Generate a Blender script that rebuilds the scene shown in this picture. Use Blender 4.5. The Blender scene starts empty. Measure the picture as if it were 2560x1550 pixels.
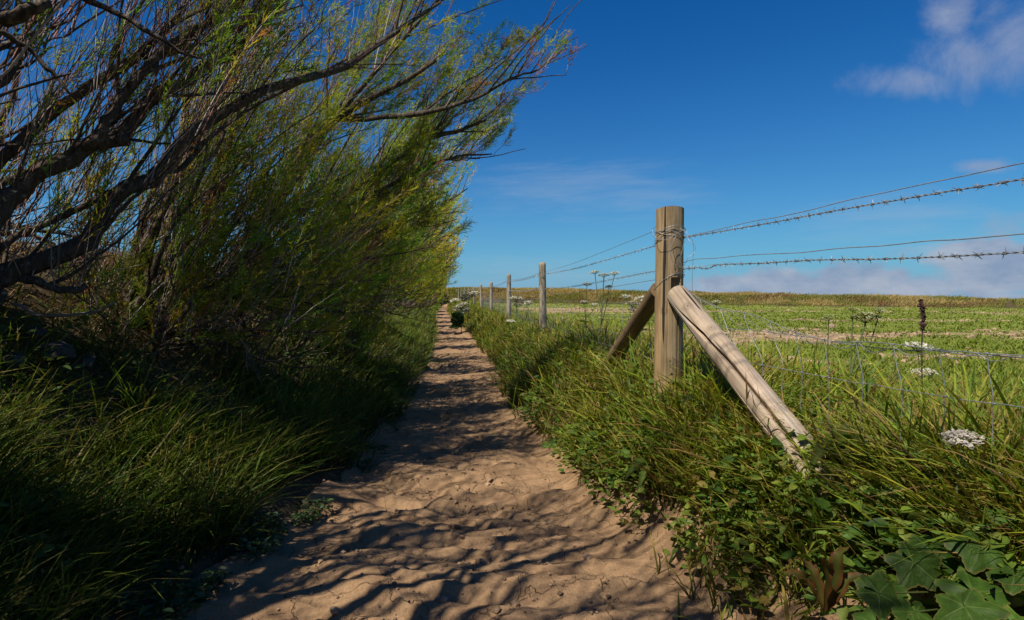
import bpy, math, random
import numpy as np
from mathutils import Vector
rng = np.random.default_rng(7)
random.seed(7)
scene = bpy.context.scene
COL = scene.collection
PI = math.pi
# ------------------------------------------------------------------ camera model (for turning photo measurements into metres)
FPX, VPX, HZ, CAMZ = 1525.0, 1130.0, 742.0, 1.45
def at(px, py, Y):
    return np.array([(px - VPX) / FPX * Y, Y, CAMZ - (py - HZ) / FPX * Y])

SUN_AZ = math.radians(222)      # measured from +X, where the sun stands
SUN_EL = math.radians(56)
SUN = np.array([math.cos(SUN_AZ) * math.cos(SUN_EL), math.sin(SUN_AZ) * math.cos(SUN_EL), math.sin(SUN_EL)])

# ------------------------------------------------------------------ small helpers
def sstep(a, b, x):
    t = np.clip((x - a) / (b - a), 0, 1)
    return t * t * (3 - 2 * t)
def _hash(ix, iy, seed):
    n = (ix.astype(np.int64) * 374761393 + iy.astype(np.int64) * 668265263 + seed * 1442695041) & 0x7fffffff
    n = ((n ^ (n >> 13)) * 1274126177) & 0x7fffffff
    return ((n ^ (n >> 16)) & 0xffff) / 65535.0
def vnoise(x, y, seed=0):
    x = np.asarray(x, float); y = np.asarray(y, float)
    ix = np.floor(x); iy = np.floor(y); fx = x - ix; fy = y - iy
    fx = fx * fx * fx * (fx * (fx * 6 - 15) + 10); fy = fy * fy * fy * (fy * (fy * 6 - 15) + 10)
    a = _hash(ix, iy, seed); b = _hash(ix + 1, iy, seed); c = _hash(ix, iy + 1, seed); d = _hash(ix + 1, iy + 1, seed)
    return (a * (1 - fx) + b * fx) * (1 - fy) + (c * (1 - fx) + d * fx) * fy
def fbm(x, y, seed=0, o=4):
    s = 0; a = .5; f = 1; t = 0
    for i in range(o):
        s = s + a * vnoise(x * f + 13.7 * i, y * f - 7.1 * i, seed + i); t += a; a *= .5; f *= 2.03
    return s / t
def norm(v):
    return v / (np.linalg.norm(v, axis=-1, keepdims=True) + 1e-9)

def tag(o, label=None, cat=None, group=None, kind=None):
    if label: o['label'] = label
    if cat: o['category'] = cat
    if group: o['group'] = group
    if kind: o['kind'] = kind
    return o
def empty(name, loc, label=None, cat=None, group=None):
    o = bpy.data.objects.new(name, None); COL.objects.link(o)
    o.location = tuple(float(v) for v in loc); o.empty_display_size = .1
    return tag(o, label, cat, group)

class MB:
    """collects vertices / quads / tris with a colour per vertex and makes ONE mesh object"""
    def __init__(s):
        s.v = []; s.q = []; s.t = []; s.c = []; s.n = 0
    def add(s, v, q=None, t=None, c=(1, 1, 1)):
        v = np.asarray(v, float).reshape(-1, 3)
        if q is not None and len(q): s.q.append(np.asarray(q, np.int64).reshape(-1, 4) + s.n)
        if t is not None and len(t): s.t.append(np.asarray(t, np.int64).reshape(-1, 3) + s.n)
        c = np.asarray(c, float)
        if c.ndim == 1: c = np.tile(c, (len(v), 1))
        s.v.append(v); s.c.append(c.reshape(-1, 3)); s.n += len(v)
    def mesh(s, name, off=(0, 0, 0), smooth=True):
        V = np.concatenate(s.v) - np.asarray(off, float)
        C = np.concatenate(s.c)
        Q = np.concatenate(s.q) if s.q else np.zeros((0, 4), np.int64)
        T = np.concatenate(s.t) if s.t else np.zeros((0, 3), np.int64)
        me = bpy.data.meshes.new(name)
        me.vertices.add(len(V)); me.vertices.foreach_set('co', V.astype(np.float32).ravel())
        loops = np.concatenate([Q.ravel(), T.ravel()]).astype(np.int32)
        nf = len(Q) + len(T)
        me.loops.add(len(loops)); me.loops.foreach_set('vertex_index', loops)
        st = np.concatenate([np.arange(len(Q)) * 4, len(Q) * 4 + np.arange(len(T)) * 3]).astype(np.int32)
        me.polygons.add(nf); me.polygons.foreach_set('loop_start', st)
        me.polygons.foreach_set('use_smooth', np.full(nf, smooth))
        a = me.color_attributes.new('tint', 'FLOAT_COLOR', 'POINT')
        a.data.foreach_set('color', np.concatenate([C, np.ones((len(C), 1))], 1).astype(np.float32).ravel())
        me.update(calc_edges=True); me.validate()
        return me
    def build(s, name, mat, parent=None, off=None, smooth=True):
        if off is None: off = tuple(parent.location) if parent is not None else (0, 0, 0)
        me = s.mesh(name, off, smooth); me.materials.append(mat)
        o = bpy.data.objects.new(name, me); COL.objects.link(o)
        if parent is not None: o.parent = parent
        return o

def catmull(P, n):
    P = np.asarray(P, float)
    E = np.vstack([2 * P[0] - P[1], P, 2 * P[-1] - P[-2]])
    u = np.linspace(0, len(P) - 1, n); i = np.minimum(u.astype(int), len(P) - 2); f = (u - i)[:, None]
    a, b, c, d = E[i], E[i + 1], E[i + 2], E[i + 3]
    return .5 * (2 * b + (c - a) * f + (2 * a - 5 * b + 4 * c - d) * f ** 2 + (3 * b - a - 3 * c + d) * f ** 3)

def tubes(mb, P, R, sides=3, col=(1, 1, 1), cap=False):
    """P [M,N,3], R [M,N]  -> M tubes in one go"""
    P = np.asarray(P, float); R = np.asarray(R, float)
    if P.ndim == 2: P = P[None]; R = R[None]
    M, N, _ = P.shape
    T = norm(np.gradient(P, axis=1))
    ref = np.where(np.abs(norm(P[:, -1] - P[:, 0])[:, 2:3]) > .85, np.array([[1., .2, 0]]), np.array([[.1, .05, 1.]]))
    A = norm(np.cross(T, ref[:, None, :])); B = np.cross(T, A)
    th = np.arange(sides) / sides * 2 * PI
    V = P[:, :, None] + R[:, :, None, None] * (A[:, :, None] * np.cos(th)[None, None, :, None] + B[:, :, None] * np.sin(th)[None, None, :, None])
    idx = np.arange(M * N * sides).reshape(M, N, sides)
    q = np.stack([idx[:, :-1], np.roll(idx[:, :-1], -1, 2), np.roll(idx[:, 1:], -1, 2), idx[:, 1:]], -1).reshape(-1, 4)
    t = None
    c = np.asarray(col, float)
    if c.ndim == 1: c = np.tile(c, (M * N * sides, 1))
    elif c.shape[0] == M and c.ndim == 2: c = np.repeat(c, N * sides, 0)
    V = V.reshape(-1, 3)
    if cap:
        ends = []; tri = []
        n0 = len(V)
        for m in range(M):
            for e, k in ((0, 0), (N - 1, 1)):
                ends.append(P[m, e]); ci = n0 + len(ends) - 1
                ring = idx[m, e]
                for j in range(sides):
                    a, b = ring[j], ring[(j + 1) % sides]
                    tri.append((ci, b, a) if k == 0 else (ci, a, b))
        V = np.vstack([V, ends]); c = np.vstack([c, np.tile(c[:1], (len(ends), 1))]); t = tri
    mb.add(V, q, t, c)

def blades(mb, P, L, W, az, lean, curve, c0, c1, rows=4, twist=None):
    """grass blades: tapered ribbons. lean = tan of lean at base, curve = how far the tip bends over"""
    M = len(P)
    s = np.linspace(0, 1, rows + 1)
    h = np.stack([np.cos(az), np.sin(az), np.zeros(M)], -1)
    s_ = s[None, :, None]; L_ = L[:, None, None]
    up = np.array([0, 0, 1.])[None, None]
    ln = lean[:, None, None]; cv = curve[:, None, None]
    k = 1 / np.sqrt(1 + ln ** 2)
    C = P[:, None] + L_ * (h[:, None] * (ln * k * s_ + cv * s_ ** 2) + up * (k * s_ - .75 * cv * s_ ** 2.3))
    tw = az + PI / 2 + (rng.normal(0, .6, M) if twist is None else twist)
    side = np.stack([np.cos(tw), np.sin(tw), rng.normal(0, .25, M)], -1)
    wprof = np.interp(s, [0, .3, .75, 1], [.7, 1, .62, .0])
    off = side[:, None] * (W[:, None] * wprof[None])[:, :, None] * .5
    Lf = C - off; Rt = C + off
    V = np.concatenate([np.stack([Lf[:, :-1], Rt[:, :-1]], 2).reshape(M, -1, 3), C[:, -1:]], 1)
    nv = 2 * rows + 1
    base = (np.arange(M) * nv)[:, None]
    q = []
    for r in range(rows - 1):
        q.append(np.stack([base[:, 0] + 2 * r, base[:, 0] + 2 * r + 1, base[:, 0] + 2 * r + 3, base[:, 0] + 2 * r + 2], -1))
    q = np.concatenate(q) if q else None
    t = np.stack([base[:, 0] + 2 * rows - 2, base[:, 0] + 2 * rows - 1, base[:, 0] + 2 * rows], -1)
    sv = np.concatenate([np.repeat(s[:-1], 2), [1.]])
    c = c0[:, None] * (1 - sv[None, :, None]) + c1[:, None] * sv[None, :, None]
    mb.add(V, q, t, c.reshape(-1, 3))

# ------------------------------------------------------------------ materials
def new_mat(name):
    m = bpy.data.materials.new(name); m.use_nodes = True
    nt = m.node_tree
    for n in list(nt.nodes): nt.nodes.remove(n)
    out = nt.nodes.new('ShaderNodeOutputMaterial')
    return m, nt, out
def N(nt, t, **kw):
    n = nt.nodes.new(t)
    for k, v in kw.items():
        if k in n.inputs: n.inputs[k].default_value = v
        else: setattr(n, k, v)
    return n
def ramp(nt, fac, stops):
    r = nt.nodes.new('ShaderNodeValToRGB')
    el = r.color_ramp.elements
    while len(el) > 1: el.remove(el[-1])
    el[0].position = stops[0][0]; el[0].color = (*stops[0][1], 1)
    for p, c in stops[1:]:
        e = el.new(p); e.color = (*c, 1)
    nt.links.new(fac, r.inputs[0]); return r.outputs[0]
def mixc(nt, fac, a, b, mode='MIX'):
    m = nt.nodes.new('ShaderNodeMix'); m.data_type = 'RGBA'; m.blend_type = mode
    if isinstance(fac, (int, float)): m.inputs[0].default_value = fac
    else: nt.links.new(fac, m.inputs[0])
    for i, v in ((6, a), (7, b)):
        if isinstance(v, tuple): m.inputs[i].default_value = (*v, 1)
        else: nt.links.new(v, m.inputs[i])
    return m.outputs[2]
def noise(nt, scale, detail=4, rough=.6, vec=None, dist=0.0):
    n = N(nt, 'ShaderNodeTexNoise', Scale=scale, Detail=detail, Roughness=rough, Distortion=dist)
    if vec is not None: nt.links.new(vec, n.inputs['Vector'])
    return n.outputs['Fac']
def mapped(nt, scale, which='Object', rot=(0, 0, 0)):
    tc = N(nt, 'ShaderNodeTexCoord'); mp = N(nt, 'ShaderNodeMapping')
    mp.inputs['Scale'].default_value = scale; mp.inputs['Rotation'].default_value = rot
    nt.links.new(tc.outputs[which], mp.inputs[0]); return mp.outputs[0]

def leaf_mat(name, trans=.35, rough=.45, spec=.35, var=.25):
    m, nt, out = new_mat(name)
    at_ = N(nt, 'ShaderNodeAttribute', attribute_name='tint')
    nz = noise(nt, 9, 3, .6, mapped(nt, (1, 1, 1)))
    g = ramp(nt, nz, [(.3, (1 - var,) * 3), (.7, (1 + var,) * 3)])
    c = mixc(nt, 1.0, at_.outputs['Color'], g, 'MULTIPLY')
    p = N(nt, 'ShaderNodeBsdfPrincipled', Roughness=rough)
    p.inputs['Specular IOR Level'].default_value = spec
    nt.links.new(c, p.inputs['Base Color'])
    tr = N(nt, 'ShaderNodeBsdfTranslucent')
    tc = mixc(nt, 1.0, c, (1.25, 1.15, .5), 'MULTIPLY')
    nt.links.new(tc, tr.inputs['Color'])
    mx = N(nt, 'ShaderNodeMixShader'); mx.inputs[0].default_value = trans
    nt.links.new(p.outputs[0], mx.inputs[1]); nt.links.new(tr.outputs[0], mx.inputs[2])
    nt.links.new(mx.outputs[0], out.inputs[0])
    return m
def tint_mat(name, rough=.85, spec=.2, bump=None, var=.3, nscale=20, metallic=0.):
    m, nt, out = new_mat(name)
    at_ = N(nt, 'ShaderNodeAttribute', attribute_name='tint')
    nz = noise(nt, nscale, 5, .65, mapped(nt, (1, 1, 1)))
    g = ramp(nt, nz, [(.25, (1 - var,) * 3), (.75, (1 + var,) * 3)])
    c = mixc(nt, 1.0, at_.outputs['Color'], g, 'MULTIPLY')
    p = N(nt, 'ShaderNodeBsdfPrincipled', Roughness=rough, Metallic=metallic)
    p.inputs['Specular IOR Level'].default_value = spec
    nt.links.new(c, p.inputs['Base Color'])
    if bump:
        b = N(nt, 'ShaderNodeBump', Strength=bump, Distance=.02)
        nt.links.new(nz, b.inputs['Height']); nt.links.new(b.outputs[0], p.inputs['Normal'])
    nt.links.new(p.outputs[0], out.inputs[0]); return m

def sand_mat():
    m, nt, out = new_mat('dry_sandy_earth')
    v = mapped(nt, (1, 1, 1))
    n1 = noise(nt, 1.1, 5, .6, v); n2 = noise(nt, 14, 6, .7, v); n3 = noise(nt, 90, 4, .7, v)
    c = ramp(nt, n1, [(.3, (.30, .18, .092)), (.7, (.41, .26, .140))])
    c = mixc(nt, .5, c, ramp(nt, n2, [(.3, (.18, .104, .052)), (.7, (.44, .28, .155))]))
    c = mixc(nt, .35, c, ramp(nt, n3, [(.35, (.13, .078, .042)), (.65, (.48, .325, .20))]))
    # dried cracks
    wv = N(nt, 'ShaderNodeVectorMath', operation='ADD')
    wn = N(nt, 'ShaderNodeTexNoise', Scale=3.0, Detail=4.0); nt.links.new(v, wn.inputs['Vector'])
    sc = N(nt, 'ShaderNodeVectorMath', operation='SCALE'); sc.inputs['Scale'].default_value = .6
    nt.links.new(wn.outputs['Color'], sc.inputs[0]); nt.links.new(v, wv.inputs[0]); nt.links.new(sc.outputs[0], wv.inputs[1])
    vo = N(nt, 'ShaderNodeTexVoronoi', feature='DISTANCE_TO_EDGE', Scale=1.9); nt.links.new(wv.outputs[0], vo.inputs['Vector'])
    cr = ramp(nt, vo.outputs['Distance'], [(.0, (0, 0, 0)), (.008, (1, 1, 1))])
    msk = ramp(nt, noise(nt, 1.6, 4, .6, v), [(.50, (1, 1, 1)), (.60, (.25, .25, .25))])
    crm = mixc(nt, 1.0, cr, msk, 'ADD')
    c = mixc(nt, ramp(nt, noise(nt, 2.3, 5, .65, v), [(.45, (0, 0, 0)), (.68, (.55, .55, .55))]), c, (.20, .115, .062))
    c = mixc(nt, crm, (.15, .09, .055), c)
    p = N(nt, 'ShaderNodeBsdfPrincipled', Roughness=.95); p.inputs['Specular IOR Level'].default_value = .15
    nt.links.new(c, p.inputs['Base Color'])
    b1 = N(nt, 'ShaderNodeBump', Strength=.55, Distance=.03); nt.links.new(n2, b1.inputs['Height'])
    b2 = N(nt, 'ShaderNodeBump', Strength=.5, Distance=.006); nt.links.new(n3, b2.inputs['Height']); nt.links.new(b1.outputs[0], b2.inputs['Normal'])
    b3 = N(nt, 'ShaderNodeBump', Strength=.8, Distance=.015); nt.links.new(crm, b3.inputs['Height']); nt.links.new(b2.outputs[0], b3.inputs['Normal'])
    nt.links.new(b3.outputs[0], p.inputs['Normal'])
    nt.links.new(p.outputs[0], out.inputs[0]); return m
def earth_mat():
    m, nt, out = new_mat('dark_turf_earth')
    v = mapped(nt, (1, 1, 1))
    n1 = noise(nt, .9, 5, .6, v); n2 = noise(nt, 25, 5, .7, v)
    c = ramp(nt, n1, [(.3, (.05, .045, .02)), (.5, (.10, .068, .036)), (.75, (.17, .105, .058))])
    c = mixc(nt, .5, c, ramp(nt, n2, [(.3, (.03, .03, .015)), (.7, (.16, .12, .07))]))
    p = N(nt, 'ShaderNodeBsdfPrincipled', Roughness=1.); p.inputs['Specular IOR Level'].default_value = .1
    nt.links.new(c, p.inputs['Base Color'])
    b1 = N(nt, 'ShaderNodeBump', Strength=.8, Distance=.03); nt.links.new(n2, b1.inputs['Height'])
    nt.links.new(b1.outputs[0], p.inputs['Normal']); nt.links.new(p.outputs[0], out.inputs[0]); return m
def field_mat():
    m, nt, out = new_mat('pinkish_field_soil')
    at_ = N(nt, 'ShaderNodeAttribute', attribute_name='tint')
    v = mapped(nt, (1, 1, 1))
    n2 = noise(nt, 4, 7, .75, v); n3 = noise(nt, 30, 5, .7, v)
    c = mixc(nt, 1., at_.outputs['Color'], ramp(nt, n2, [(.3, (.72, .7, .68)), (.7, (1.25, 1.25, 1.25))]), 'MULTIPLY')
    c = mixc(nt, 1., c, ramp(nt, n3, [(.3, (.8, .8, .8)), (.7, (1.2, 1.2, 1.2))]), 'MULTIPLY')
    p = N(nt, 'ShaderNodeBsdfPrincipled', Roughness=1.); p.inputs['Specular IOR Level'].default_value = .1
    nt.links.new(c, p.inputs['Base Color'])
    b1 = N(nt, 'ShaderNodeBump', Strength=1., Distance=.12); nt.links.new(n2, b1.inputs['Height'])
    nt.links.new(b1.outputs[0], p.inputs['Normal']); nt.links.new(p.outputs[0], out.inputs[0]); return m
def bark_mat():
    m, nt, out = new_mat('rough_tamarisk_bark')
    v = mapped(nt, (1, 1, 1)); v2 = mapped(nt, (40, 40, 7), rot=(0, -.7, 0))
    n1 = noise(nt, 1, 5, .65, v2); n2 = noise(nt, 28, 4, .6, v)
    c = ramp(nt, n1, [(.3, (.035, .026, .02)), (.55, (.10, .075, .055)), (.75, (.19, .15, .12))])
    li = ramp(nt, n2, [(.60, (0, 0, 0)), (.68, (1, 1, 1))])
    c = mixc(nt, li, c, (.24, .23, .18))
    p = N(nt, 'ShaderNodeBsdfPrincipled', Roughness=.9); p.inputs['Specular IOR Level'].default_value = .2
    nt.links.new(c, p.inputs['Base Color'])
    b = N(nt, 'ShaderNodeBump', Strength=1., Distance=.02); nt.links.new(n1, b.inputs['Height'])
    nt.links.new(b.outputs[0], p.inputs['Normal']); nt.links.new(p.outputs[0], out.inputs[0]); return m
def wood_mat(name, a, b_, c_, grey=.0):
    """wood: local z is the grain"""
    m, nt, out = new_mat(name)
    v = mapped(nt, (9, 9, .9)); vf = mapped(nt, (95, 95, 3.0)); v1 = mapped(nt, (1, 1, 1))
    ring = N(nt, 'ShaderNodeTexNoise', Scale=1.0, Detail=2.0, Distortion=.4); nt.links.new(v, ring.inputs['Vector'])
    mt = N(nt, 'ShaderNodeMath', operation='MULTIPLY'); mt.inputs[1].default_value = 34; nt.links.new(ring.outputs['Fac'], mt.inputs[0])
    sn = N(nt, 'ShaderNodeMath', operation='SINE'); nt.links.new(mt.outputs[0], sn.inputs[0])
    ab = N(nt, 'ShaderNodeMath', operation='MULTIPLY_ADD'); ab.inputs[1].default_value = .5; ab.inputs[2].default_value = .5; nt.links.new(sn.outputs[0], ab.inputs[0])
    fine = noise(nt, 1, 4, .6, vf); blot = noise(nt, 5, 4, .6, v1)
    c = ramp(nt, ab.outputs[0], [(.0, b_), (.55, a), (1., a)])
    c = mixc(nt, .45, c, ramp(nt, fine, [(.32, b_), (.62, c_)]))
    c = mixc(nt, .55, c, mixc(nt, 1., c, ramp(nt, blot, [(.3, (.55, .55, .5)), (.7, (1.25, 1.22, 1.2))]), 'MULTIPLY'))
    # thin drying checks along the grain
    vc = mapped(nt, (22, 22, .8)); ck = noise(nt, 1, 2, .5, vc)
    ckm = ramp(nt, ck, [(.655, (0, 0, 0)), (.675, (1, 1, 1))])
    c = mixc(nt, ckm, c, (.03, .022, .016))
    at_ = N(nt, 'ShaderNodeAttribute', attribute_name='tint')
    c = mixc(nt, 1., c, at_.outputs['Color'], 'MULTIPLY')
    p = N(nt, 'ShaderNodeBsdfPrincipled', Roughness=.8); p.inputs['Specular IOR Level'].default_value = .25
    nt.links.new(c, p.inputs['Base Color'])
    b = N(nt, 'ShaderNodeBump', Strength=.5, Distance=.006); nt.links.new(fine, b.inputs['Height'])
    nt.links.new(b.outputs[0], p.inputs['Normal']); nt.links.new(p.outputs[0], out.inputs[0]); return m

M_SAND = sand_mat(); M_EARTH = earth_mat(); M_FIELD = field_mat(); M_BARK = bark_mat()
M_GRASS = leaf_mat('grass_blade', .38, .5, .2, .3)
M_LEAF = leaf_mat('weed_leaf', .35, .5, .15, .3)
M_TAM = leaf_mat('tamarisk_foliage', .55, .6, .15, .3)
M_TWIG = tint_mat('twig_bark', .8, .25, None, .3, 15)
M_CLOD = tint_mat('soil_clod', 1., .1, .8, .3, 30)
M_DRY = leaf_mat('dry_straw', .2, .6, .3, .3)
M_PETAL = leaf_mat('white_umbel', .25, .7, .2, .15)
M_POST = wood_mat('weathered_treated_wood', (.36, .245, .125), (.22, .138, .062), (.44, .32, .18))
M_STAY = wood_mat('silvery_weathered_wood', (.40, .31, .225), (.25, .185, .13), (.50, .41, .32))
M_STAY2 = wood_mat('brown_stay_wood', (.23, .15, .08), (.12, .075, .04), (.29, .20, .115))
M_FAR = wood_mat('grey_stake_wood', (.36, .30, .21), (.22, .175, .12), (.43, .37, .28))
M_WIRE = tint_mat('galvanised_wire', .5, .5, None, .35, 30, .6)
M_STONE = tint_mat('hedge_stone', .9, .2, .6, .35, 14)

# ------------------------------------------------------------------ terrain
def xc(Y): return np.interp(Y, [0, 3, 5, 9, 14, 25, 46, 70, 120], [-.10, -.08, .02, .05, .16, -.02, -.72, -1.0, -1.2])
def hw(Y): return np.interp(Y, [0, 2.8, 3.4, 4, 5, 8, 12, 25, 46, 70], [1.22, 1.2, 1.04, .88, .76, .67, .68, .66, .55, .45])
RIDGE = np.array([(-160, 130), (-30, 112), (0, 100), (14, 92), (30, 74), (50, 55), (78, 34), (110, 10), (140, -30)], float)
RTOP = np.array([3.0, 3.0, 2.8, 2.5, 1.85, 1.08, 1.0, 1.0, 1.0])
def ridge_dist(X, Y):
    X = np.asarray(X, float); Y = np.asarray(Y, float)
    best = np.full(X.shape, 1e9); top = np.zeros(X.shape)
    for i in range(len(RIDGE) - 1):
        a, b = RIDGE[i], RIDGE[i + 1]; d = b - a; l2 = d @ d
        t = np.clip(((X - a[0]) * d[0] + (Y - a[1]) * d[1]) / l2, 0, 1)
        dx = X - a[0] - t * d[0]; dy = Y - a[1] - t * d[1]
        side = np.sign((X - a[0]) * d[1] - (Y - a[1]) * d[0])     # + : camera side
        dist = np.hypot(dx, dy) * side
        better = np.abs(dist) < np.abs(best)
        best = np.where(better, dist, best); top = np.where(better, RTOP[i] + t * (RTOP[i + 1] - RTOP[i]), top)
    return best, top
def h_base(X, Y):
    X = np.asarray(X, float); Y = np.asarray(Y, float)
    d = X - xc(Y); w = hw(Y)
    nb = (fbm(X * .9, Y * .9, 3, 3) - .5)
    r = .60 * sstep(0, .95, d - w) + .04 * nb
    r = r - .08 * sstep(2.2, 5, d)
    e = -d - w
    l = np.interp(e, [0, .25, .8, 1.35, 1.75, 2.2, 3, 6, 40], [0, .08, .36, .80, 1.22, 1.55, 1.85, 2.25, 2.1]) + .12 * nb * sstep(0, .8, e)
    h = np.where(d > 0, r * sstep(0, .05, d - w), l * sstep(0, .02, e))
    h = h + .05 * np.minimum(np.abs(d) / w, 1.2) ** 2 * np.where(np.abs(d) < 1.2 * w, 1, 0) * 0
    rd, top = ridge_dist(X, Y)
    lump = (fbm(X * .16, Y * .16, 9, 3) - .5) * .5
    rise = sstep(7.5, 1.0, rd)
    h = h * (1 - rise) + (top + lump * .6) * rise
    h = h - sstep(-2, -25, rd) * 3.0
    return h
def path_detail(X, Y):
    wx = X + .25 * (fbm(X * .8, Y * .8, 21, 2) - .5)
    wy = Y + .35 * (fbm(X * 1.1, Y * .9, 22, 3) - .5)
    r1 = fbm(wx * 1.0, wy * 3.4, 31, 2) - .5
    r2 = fbm(wx * 2.2, wy * 7.0, 32, 2) - .5
    r3 = fbm(X * 9, Y * 11, 33, 3) - .5
    rd = 1 - np.abs(2 * fbm(wx * .9, wy * 2.3, 35, 2) - 1)
    ph = wy / .21 + 2.2 * fbm(X * 1.1, Y * 1.3, 41, 3) + .5 * np.sin(X * 3.1)
    sw = np.sin(2 * PI * ph); rip = (sw + .35 * np.sin(4 * PI * ph + .8)) * (.25 + 1.1 * fbm(X * 1.3 + 5, Y * 1.5, 42, 2)) * sstep(1.3, .3, np.abs(X - xc(Y)) / hw(Y))
    return .014 * rip * np.clip(1.4 - Y / 50, .5, 1) + .13 * r1 + .11 * r2 + .030 * r3 + .05 * (rd - .8)

def grid_faces(nx, ny):
    i = np.arange(ny * nx).reshape(ny, nx)
    return np.stack([i[:-1, :-1], i[:-1, 1:], i[1:, 1:], i[1:, :-1]], -1).reshape(-1, 4)
def pat_d(Y):  # how far right of the path edge the bare earth runs
    return np.interp(Y, [0, 2.6, 3.4, 4.6, 8, 20], [.74, .70, .48, .24, .12, .08])

# path strip
ys = [1.2]
while ys[-1] < 96: ys.append(ys[-1] + max(.022, ys[-1] * .0058))
ys = np.array(ys)
us = np.linspace(0, 1, 120)
YY = np.repeat(ys[:, None], len(us), 1)
lo = xc(ys) - hw(ys) - .22; hi = xc(ys) + hw(ys) + pat_d(ys) + .18
XX = lo[:, None] + (hi - lo)[:, None] * us[None]
edge = np.minimum(sstep(0, .05, us), sstep(1, .95, us))[None]
ZZ = h_base(XX, YY) + path_detail(XX, YY) * edge * np.where(XX - xc(YY) > hw(YY), .55, 1.) - .09 * (1 - edge)
mb = MB(); mb.add(np.stack([XX, YY, ZZ], -1), grid_faces(len(us), len(ys)))
tag(mb.build('path', M_SAND), 'trodden sandy earth path running straight away between two grassy banks', 'path', kind='structure')
# ground sheet
def axis(stops):
    out = []
    for (a, b, st) in stops: out += list(np.arange(a, b, st))
    return np.array(out + [stops[-1][1]])
gx = axis([(-600, -60, 60), (-60, -12, 4), (-12, -4, .5), (-4, 3.2, .1), (3.2, 6, .35), (6, 20, 1.4), (20, 80, 3), (80, 200, 12), (200, 800, 60)])
gy = axis([(-60, -8, 4), (-8, 0, .4), (0, 14, .16), (14, 40, .45), (40, 70, 1.2), (70, 116, 1.5), (116, 160, 4), (160, 400, 24), (400, 2000, 200)])
GX, GY = np.meshgrid(gx, gy)
GZ = h_base(GX, GY)
inp = (GX > xc(GY) - hw(GY) - .12) & (GX < xc(GY) + hw(GY) + pat_d(GY) + .08) & (GY > 1) & (GY < 95)
GZ = GZ - np.where(inp, .12, 0)
mb = MB(); mb.add(np.stack([GX, GY, GZ], -1), grid_faces(len(gx), len(gy)))
tag(mb.build('ground', M_EARTH), 'dark turf and earth of the banks either side of the path', 'ground', kind='structure')
# field sheet: 1 cm above the ground sheet, ends at the foot of the far bank
def soil_mask(X, Y):       # 1 = bare soil, 0 = sown green
    n = fbm(X * .10 + 3, Y * .34 + 1, 51, 3)
    n2 = fbm(X * .5, Y * .9, 52, 3)
    band = np.exp(-((Y - 15 + .12 * (X - 6)) / 4.2) ** 2) * .13 + np.exp(-((Y - 44) / 9) ** 2) * np.exp(-((X - 9) / 11) ** 2) * .35
    band = band + np.exp(-((Y - 9.0) / 1.6) ** 2) * .10
    n3 = fbm(X * 1.6, Y * 1.6, 53, 2)
    return sstep(.57, .72, n * .55 + n2 * .25 + n3 * .2 + band)
fx = axis([(2.7, 8, .22), (8, 24, .6), (24, 75, 1.6)])
fy = axis([(-6, 4, .8), (4, 26, .25), (26, 60, .6), (60, 100, 1.2)])
FX, FY = np.meshgrid(fx, fy)
FZ = h_base(FX, FY) + .012 + .05 * (fbm(FX * 1.3, FY * 1.9, 61, 3) - .5) * sstep(2.7, 4, FX)
rdF, _ = ridge_dist(FX, FY)
sm = soil_mask(FX, FY)[..., None]
colF = np.array([.40, .29, .165]) * sm + np.array([.23, .27, .045]) * (1 - sm)
q = grid_faces(len(fx), len(fy)); keep = (rdF.ravel()[q] > 5.5).all(1)
mb = MB(); mb.add(np.stack([FX, FY, FZ], -1), q[keep], None, colF.reshape(-1, 3))
tag(mb.build('field', M_FIELD), 'broad flat field of young green crop with bare pinkish soil strips', 'field', kind='structure')

# ------------------------------------------------------------------ tamarisk trees
def perp_rand(D):
    r = rng.normal(0, 1, D.shape); r = r - (r * D).sum(-1, keepdims=True) * D
    return norm(r)
def resample_limb(pts, rad, n, wig):
    P = catmull(pts, n)
    t = np.linspace(0, 1, n)
    R = np.interp(t, np.linspace(0, 1, len(rad)), rad)
    w = np.cumsum(rng.normal(0, wig, (n, 3)), 0); w = w - w[0] - (w[-1] - w[0]) * t[:, None]
    R = R * (1 + rng.normal(0, .07, n))
    return P + w, R
FOL_A = np.array([[.24, .38, .04], [.36, .42, .04], [.17, .31, .04], [.46, .41, .04]])
TW = np.array([[.20, .095, .07], [.30, .24, .20], [.14, .105, .08], [.30, .14, .115], [.42, .35, .31]])

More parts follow.
